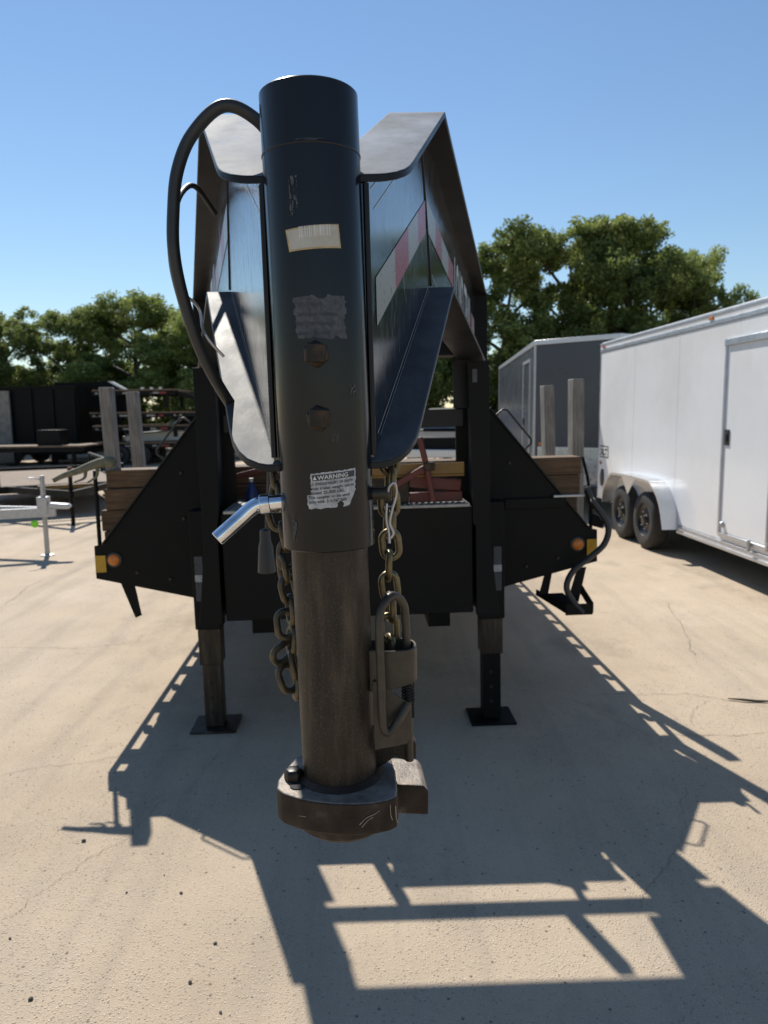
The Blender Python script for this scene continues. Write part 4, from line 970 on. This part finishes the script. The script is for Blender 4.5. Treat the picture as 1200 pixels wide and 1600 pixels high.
for k, (x, y, z, L_, lab) in enumerate(((-9.6, 24.6, .72, 3.0, 'lowest black flatbed of the trailer stack at left'), (-9.7, 24.75, 1.28, 3.05, 'second black flatbed up in the trailer stack at left'),
                        (-9.75, 24.7, 1.72, 3.2, 'third black flatbed up in the trailer stack at left'), (-9.6, 24.65, 2.46, 2.75, 'topmost black flatbed of the trailer stack at left'))):
    ft = flatbed('flatbed_trailer', lab, (x, y, z), (0, 0, R(random.uniform(-3, 3))), L_, 2.2, False, True, 'stacked flatbed trailers')
    for (dx, dy) in ((.3, .1), (L_-.4, .1), (.3, 2.0), (L_-.4, 2.0)):
        h_ = (.72, .36, .25, .55)[k]-.14
        if k == 0: h_ = .578
        mb = MB(); mb.box((dx, dy, -.14-h_+.0), (dx+.12, dy+.12, -.141)); obj('leg', mb, 'paint_dull', ft)
    if k == 3:
        for q_ in (.2, 2.0):
            mb = MB(); mb.bar((2.74, q_, -.06), (3.35, q_, -.24), .1, .14); obj('tail_ramp', mb, 'paint_dull', ft)
        for q_ in (.5, 1.6, 1.9, 2.2):
            mb = MB(); mb.box((q_, .05, .051), (q_+.1, .12, .11)); obj('lamp', mb, 'alu_trim', ft)
    if k == 0:
        for x_ in (.8, 1.5): w_ = put_wheel(ft, x_, .05, -.72+.335, .93); w_.rotation_euler = (0, 0, R(90))
# black dump trailer
DT = thing('dump_trailer', 'tall black dump trailer with ribbed sides at the far left', 'trailer', (-15.6, 25.2, 0), (0, 0, R(-1)))
mb = MB(); mb.box((0, 0, .75), (5.3, 2.2, 2.6)); db = obj('dump_box', mb, 'paint_dull', DT)
for k in range(8):
    mb = MB(); mb.box((.05+k*.73, -.06, .80), (.14+k*.73, -.001, 2.55)); obj('rib', mb, 'paint_dull', db)
mb = MB(); mb.box((-.02, -.07, 2.602), (5.32, 2.27, 2.67)); obj('top_rim', mb, 'paint_dull', db)
mb = MB(); mb.box((-.02, .1, .36), (5.32, 2.2, .749)); obj('frame', mb, 'paint_dull', DT)
for x_ in (2.0, 2.9): 
    for y_, r_ in ((.05, 90), (2.1, -90)): put_wheel(DT, x_, y_, .36, 1.).rotation_euler = (0, 0, R(r_))
mb = MB(); mb.box((4.2, .2, 0), (4.36, .36, .679)); obj('front_leg', mb, 'paint_dull', DT)
mb = MB(); mb.box((2.55, -.18, .12), (3.08, -.10, 2.52)); rpo = obj('ramp_board', mb, 'stake', DT); 
# black gooseneck standing behind, seen as a raised neck
NT = thing('gooseneck_trailer', 'black gooseneck neck rising behind the dump trailer', 'trailer', (-12.5, 27.9, 0))
mb = MB(); mb.prism([(0, 0, 2.55), (.35, 0, 2.9), (2.35, 0, 2.92), (2.9, 0, 2.6), (2.9, 0, 1.9), (2.4, 0, 1.6), (0, 0, 1.6)], (0, .3, 0)); obj('neck', mb, 'paint_dull', NT)
mb = MB(); mb.prism([(2.25, -.02, 2.925), (2.36, -.02, 2.93), (2.95, -.02, 2.6), (2.9, -.02, 2.56)], (0, .34, 0)); obj('neck_edge', mb, 'alu_trim', NT)
for q_ in (0, 2.2):
    mb = MB(); mb.box((q_, .301, .0), (q_+.3, .6, 1.6)); obj('leg', mb, 'paint_dull', NT)
mb = MB(); mb.box((-.5, .05, 1.0), (2.9, 2.2, 1.15)) ; obj('deck', mb, 'paint_dull', NT)

# black equipment trailer parked in front of the dump trailer
ET = flatbed('equipment_trailer', 'low black equipment trailer parked in front of the dump trailer', (-15.2, 22.3, .72), (0, 0, R(1.5)), 6.1, 2.0, True, False)
for x_ in (1.9, 2.75):
    w_ = put_wheel(ET, x_, -.14, -.72+.335, .93); w_.rotation_euler = (0, 0, R(90))
    mb = MB(); mb.box((x_-.42, -.26, -.005), (x_+.42, -.0055, .02)); obj('fender', mb, 'paint_dull', ET)
for x_ in (.3, 5.6):
    mb = MB(); mb.box((x_, .3, -.72), (x_+.1, .4, -.1405)); obj('leg', mb, 'paint_dull', ET)
mb = MB(); mb.bar((.1, .1, .06), (.5, .1, .95), .06, .06); obj('ramp_arm', mb, 'paint_dull', ET)
mb = MB(); mb.box((4.6, .25, .051), (5.3, .9, .52)); obj('tool_chest', mb, 'paint_dull', ET, None, .01)
# pickups
def pickup(label, loc, rot, paint):
    t_ = thing('pickup_truck', label, 'pickup', loc, rot)
    prof = [(-2.8, .55), (-2.8, 1.02), (-1.55, 1.12), (-.75, 1.72), (.75, 1.76), (.98, 1.1), (2.85, 1.08), (2.85, .5)]
    mb = MB(); mb.prism([(x, -.95, z) for x, z in [(-2.8, .5), (-2.8, .98), (-1.5, 1.1), (.98, 1.1), (2.85, 1.08), (2.85, .5)]], (0, 1.9, 0)); bd = obj('body', mb, paint, t_, None, .05, 3)
    vs = [(-1.55, -.9, 1.1), (-.7, -.76, 1.74), (.72, -.76, 1.76), (.97, -.9, 1.1)]; v2 = [(x, -y, z) for x, y, z in vs]
    mb = MB(); mb.add(vs+v2, [(0, 3, 2, 1), (4, 5, 6, 7), (0, 1, 5, 4), (1, 2, 6, 5), (2, 3, 7, 6), (0, 4, 7, 3)]); cb_ = obj('cab', mb, paint, t_, None, .04, 2)
    for sg in (-1, 1):
        for q in (((-1.28, 1.16), (-.72, 1.62), (-.12, 1.64), (-.12, 1.16)), ((0, 1.16), (0, 1.64), (.62, 1.64), (.82, 1.16))):
            mb = MB(); mb.add([(x, sg*(.912-(z-1.1)*.22), z) for x, z in q], [(0, 1, 2, 3)]); obj('side_window', mb, 'glass', cb_, fix=False)
    mb = MB(); mb.add([(.965, -.74, 1.18), (.965, .74, 1.18), (.765, .66, 1.66), (.765, -.66, 1.66)], [(0, 1, 2, 3)])
    for v in range(4): x, y, z = mb.v[v]; mb.v[v] = (x+.012, y, z)
    obj('rear_window', mb, 'glass', cb_, fix=False)
    mb = MB(); mb.add([(-1.50, -.78, 1.16), (-1.50, .78, 1.16), (-.80, .68, 1.68), (-.80, -.68, 1.68)], [(0, 1, 2, 3)])
    for v in range(4): x, y, z = mb.v[v]; mb.v[v] = (x-.03, y, z+.01)
    obj('windscreen', mb, 'glass', cb_, fix=False)
    for x in (-1.85, 1.75):
        for y, fl in ((-.86, 90), (.86, -90)): w_ = put_wheel(t_, x, y, .38, 1.05); w_.rotation_euler = (0, 0, R(fl))
    for y in (-.78, .78):
        mb = MB(); mb.box((2.845, y-.09, .78), (2.87, y+.09, 1.02)); obj('tail_light', mb, 'tail', bd)
        mb = MB(); mb.box((-2.82, y-.14, .78), (-2.79, y+.14, .92)); obj('headlight', mb, 'alu_trim', bd)
    mb = MB(); mb.box((2.86, -.85, .5), (2.99, .85, .66)); obj('rear_bumper', mb, 'alu_trim', bd, None, .02)
    mb = MB(); mb.box((-2.95, -.88, .45), (-2.83, .88, .66)); obj('front_bumper', mb, 'alu_trim', bd, None, .02)
    return t_
pickup('white pickup truck parked behind the left wing of the gooseneck', (-6.6, 27.5, 0), (0, 0, R(20)), 'white')
pickup('black pickup truck parked far behind the window of the gooseneck', (2.3, 22, 0), (0, 0, R(70)), 'paint_dull')

# ------------------------------------------------------------------ trees
def leaf_cloud(clumps, per, size, rng):
    P = []; Tn = []
    for (c, r, t0) in clumps:
        m_ = int(per*r*r)
        d = rng.normal(size=(m_, 3)); d /= np.linalg.norm(d, axis=1)[:, None]
        ns = 7; sc_ = rng.normal(size=(ns, 3)); sc_ /= np.linalg.norm(sc_, axis=1)[:, None]; sc_ *= r*rng.uniform(.3, .95, (ns, 1))
        rad = r*.5*(rng.uniform(.0, 1.2, m_)**.6)[:, None]
        p = np.array(c)+(sc_[rng.integers(0, ns, m_)]+d*rad)*np.array([1, 1, .8])
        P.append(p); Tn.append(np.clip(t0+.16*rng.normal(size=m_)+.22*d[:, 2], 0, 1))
    P = np.concatenate(P); Tn = np.concatenate(Tn); N = len(P)
    a = rng.normal(size=(N, 3)); a /= np.linalg.norm(a, axis=1)[:, None]
    b = rng.normal(size=(N, 3)); b -= a*(a*b).sum(1)[:, None]; b /= np.linalg.norm(b, axis=1)[:, None]
    s = (size*rng.uniform(.55, 1.3, N))[:, None]
    V = np.stack([P-a*s-b*s*.25, P-b*s*.6+a*s*.1, P+a*s+b*s*.2, P+b*s*.6], 1).reshape(-1, 3)
    me = bpy.data.meshes.new('crown'); me.vertices.add(4*N); me.loops.add(4*N); me.polygons.add(N)
    me.vertices.foreach_set('co', V.astype(np.float32).ravel())
    me.loops.foreach_set('vertex_index', np.arange(4*N, dtype=np.int32))
    me.polygons.foreach_set('loop_start', np.arange(0, 4*N, 4, dtype=np.int32))
    me.update(calc_edges=True); me.validate()
    at = me.attributes.new('tint', 'FLOAT', 'FACE'); at.data.foreach_set('value', Tn.astype(np.float32))
    return me
def make_tree(seed, H_=10., Wr=3.2, base=.2, leaf='leaf', per=1500, size=.078):
    rng = np.random.default_rng(seed); rd = random.Random(seed)
    wood_ = MB(); clumps = []
    trunk = [Vector((0, 0, -.05)), Vector((rd.uniform(-.2, .2), rd.uniform(-.2, .2), H_*.2)), Vector((rd.uniform(-.35, .35), rd.uniform(-.35, .35), H_*.45)), Vector((rd.uniform(-.5, .5), rd.uniform(-.5, .5), H_*.8))]
    tp = catmull(trunk, 5); wood_.tube(tp, None, 9, rfn=lambda t: .24*(1-t)**.8*H_/10+.035)
    nl = rd.randint(11, 13)
    for k in range(nl):
        f_ = base+.12+(.9-base-.2)*k/nl; st = tp[min(len(tp)-1, int(f_/.82*(len(tp)-1)))]
        ang = k*2.4+rd.uniform(-.5, .5); ln = Wr*rd.uniform(.5, .95)*(1-.45*abs(f_-.45))
        e = Vector((st.x+math.cos(ang)*ln, st.y+math.sin(ang)*ln, min(H_*.93, st.z+ln*rd.uniform(.25, .8))))
        mid = (st+e)/2+Vector((rd.uniform(-.25, .25), rd.uniform(-.25, .25), rd.uniform(.0, .35)))
        lp_ = catmull([st, mid, e], 4); wood_.tube(lp_, None, 6, rfn=lambda t: .085*(1-t)+.02)
        for j in range(rd.randint(5, 6)):
            s2 = lp_[rd.randint(3, len(lp_)-1)]
            d_ = Vector((rd.gauss(0, 1), rd.gauss(0, 1), rd.gauss(.15, .7))).normalized()*rd.uniform(.5, 1.25)
            p2 = s2+d_; wood_.tube([s2, (s2+p2)/2+Vector((0, 0, .08)), p2], [.03, .022, .01], 5)
            if p2.z < H_*base: p2.z = H_*base+rd.uniform(0, .5)
            clumps.append((tuple(p2), rd.uniform(.5, .95), rd.uniform(.2, .62)))
        clumps.append((tuple(e), rd.uniform(.6, 1.0), rd.uniform(.3, .7)))
    for k in range(16):
        a = rd.uniform(0, 6.28); rr = Wr*.5*math.sqrt(rd.random())
        clumps.append(((rr*math.cos(a), rr*math.sin(a), H_*rd.uniform(.78, .93)), rd.uniform(.5, .9), rd.uniform(.45, .8)))
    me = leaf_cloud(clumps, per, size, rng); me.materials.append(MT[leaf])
    wm = wood_.mesh('trunk'); wm.materials.append(MT['bark']); finish(wm, 60)
    return wm, me
protos = [make_tree(3, 10, 3.3, .18), make_tree(11, 10, 3.0, .22), make_tree(23, 10, 3.6, .18), make_tree(31, 10, 2.8, .24, 'leaf2', 1050), make_tree(47, 10, 3.4, .18, 'leaf2', 1200)]
def put_tree(pr_, x, y, hgt, wide, rz, label):
    t_ = thing('oak_tree', label, 'tree', (x, y, 0), (0, 0, rz), 'trees along the back of the yard')
    t_.scale = (wide, wide, hgt/10)
    for nm, me in (('trunk', protos[pr_][0]), ('crown', protos[pr_][1])):
        o = bpy.data.objects.new(nm, me); C.objects.link(o); o.parent = t_
TR = [(0, 5.6, 34, 9.5, .95, .3, 'dark leafy tree right beside the gooseneck neck, left end of the right group'), (2, 8.7, 35, 10.3, .95, 1.9, 'tall leafy tree rising behind the charcoal trailer'),
      (1, 11.2, 34, 10.5, 1.0, 4.1, 'tallest tree of the group above the white trailer roof'), (0, 13.0, 36.5, 9.5, .8, 2.6, 'dark tree between the tallest tree and the loose outer tree'), (3, 14.5, 34.5, 9.2, .64, 5.2, 'loose open tree at the right end above the white trailer'),
      (4, -11.2, 34, 7.3, .9, .8, 'tall yellow green tree behind the left wing of the gooseneck'), (3, -8.4, 33, 6.6, .75, 2.2, 'light green tree partly hidden by the thick cable loop'),
      (2, -14.2, 35, 6.9, .85, 3.9, 'broad dark tree above the black gooseneck neck'), (0, -17.3, 34, 6.7, .85, 5.7, 'leafy tree above the dump trailer at the left edge'),
      (1, -20.5, 35, 7.0, .9, .2, 'leafy tree standing just past the left edge, its branches entering the frame'),
      (2, 2.2, 36, 7.5, .95, 2.8, 'dark tree seen through the window of the gooseneck'), (0, -1.2, 36, 7.2, .95, 1.2, 'tree mostly hidden behind the coupler tube'), (1, -4.8, 35, 6.8, .95, 4.4, 'tree mostly hidden behind the left neck beam')]
for t_ in TR: put_tree(*t_)
# undergrowth below the crowns
rng = np.random.default_rng(5); rd = random.Random(5)
shr = []
for s_ in (1, 2, 3):
    cl_ = [((rd.uniform(-1.3, 1.3), rd.uniform(-.6, .6), rd.uniform(.4, 2.4)), rd.uniform(.5, .85), rd.uniform(.1, .45)) for _ in range(15)]
    me = leaf_cloud(cl_, 750, .08, rng); me.materials.append(MT['leaf' if s_ != 2 else 'leaf2']); shr.append(me)
stem = MB()
for a in range(5): stem.tube([(0, 0, -.03), (math.cos(a*1.3)*.3, math.sin(a*1.3)*.3, .9), (math.cos(a*1.3)*.8, math.sin(a*1.3)*.5, 1.9)], [.05, .035, .015], 5)
stem_me = stem.mesh('stem'); stem_me.materials.append(MT['bark'])
xs = [-21+1.95*i for i in range(21)]
ORD = ('leftmost', 'second', 'third', 'fourth', 'fifth', 'sixth', 'seventh', 'eighth', 'ninth', 'tenth', 'eleventh', 'twelfth', 'thirteenth', 'fourteenth', 'fifteenth', 'sixteenth', 'seventeenth', 'eighteenth', 'nineteenth', 'twentieth', 'rightmost')
SL = [('%s bushy shrub in the undergrowth row below the trees' % o) if i in (0, 20) else ('%s bushy shrub from the left in the undergrowth row below the trees' % o) for i, o in enumerate(ORD)]
for i, x in enumerate(xs):
    t_ = thing('shrub', SL[i], 'shrub', (x+rd.uniform(-.4, .4), 37.5+rd.uniform(-.8, .8), 0), (0, 0, rd.uniform(0, 6)), 'undergrowth below the trees')
    s_ = rd.uniform(1.0, 1.45); t_.scale = (s_, s_, s_*1.15)
    for nm, me in (('foliage', shr[i % 3]), ('stem', stem_me)):
        o = bpy.data.objects.new(nm, me); C.objects.link(o); o.parent = t_

# ------------------------------------------------------------------ small things on the ground
def pebble_mesh(seed):
    b = bmesh.new(); bmesh.ops.create_icosphere(b, subdivisions=2, radius=1)
    for v in b.verts:
        k = 1+.35*mnoise.noise(v.co*1.3+Vector((seed*3.1, 0, 0))); v.co = Vector((v.co.x*1.0, v.co.y*.75, v.co.z*.6))*k
    me = bpy.data.meshes.new('pebble'); b.to_mesh(me); b.free(); finish(me, 35); return me
PB = [((-1.173, 2.644), .011, 'largest dark pebble lying left of the trailer shadow'), ((-.901, 2.333), .0055, 'tiny dark pebble between the largest pebble and the dark one by the shadow edge'), ((-.712, 2.326), .007, 'dark pebble nearest below the grab loop shadow'),
      ((-1.011, 1.87), .009, 'dark pebble with pale top near the bottom left corner'), ((-.577, 1.924), .0085, 'dark pebble with pale top in the lower part of the lit concrete'), ((-.54, 2.081), .007, 'small dark pebble close to the left neck shadow'),
      ((-.799, 2.426), .004, 'speck of stone just under the wing shadow'), ((-1.192, 2.115), .006, 'small dark pebble near the left edge of the concrete'), ((-.743, 2.709), .008, 'pale pebble on the edge of the wing shadow'), ((-.465, 1.815), .006, 'small dark pebble at the bottom edge beside the neck shadow')]
for i, ((x, y), s_, lab) in enumerate(PB):
    me = pebble_mesh(i); me.materials.append(MT['stone_pale' if 'pale pebble' in lab else 'stone'])
    o = bpy.data.objects.new('pebble', me); C.objects.link(o); o.location = (x, y, s_*.5); s_ *= .85; o.scale = (s_, s_, s_); o.location.z = s_*.5; o.rotation_euler = (0, 0, i*1.3); tag(o, lab, 'pebble', 'loose pebbles on the concrete')
# loose grit
rng = np.random.default_rng(9); gv = []; gf = []; N = 2600
gx = rng.uniform(-2.6, 2.6, N); gy = 1.5+rng.uniform(0, 1, N)**1.6*7
mb = MB()
for x, y in zip(gx, gy):
    s_ = rng.uniform(.0012, .0036); a = rng.uniform(0, 6.28); h_ = s_*rng.uniform(.6, 1.1)
    q = [(x+s_*math.cos(a+k*1.571)*rng.uniform(.6, 1.2), y+s_*math.sin(a+k*1.571)*rng.uniform(.6, 1.2), .0003) for k in range(4)]
    mb.add(q+[(x, y, h_)], [(0, 1, 4), (1, 2, 4), (2, 3, 4), (3, 0, 4)])
gr = obj('grit', mb, 'stone_pale'); gr['kind'] = 'stuff'; gr['label'] = 'loose sand grains scattered over the concrete'
tw = MB(); tw.tube(catmull([(1.917, 3.955, .008), (1.99, 3.925, .012), (2.06, 3.915, .008), (2.16, 3.9, .012)], 5), [.003+.004*math.sin(math.pi*i/15)*1. for i in range(16)], 7)
two = obj('twig', tw, 'twig', None, 60); tag(two, 'dark dry twig lying on the concrete at the right edge', 'twig')
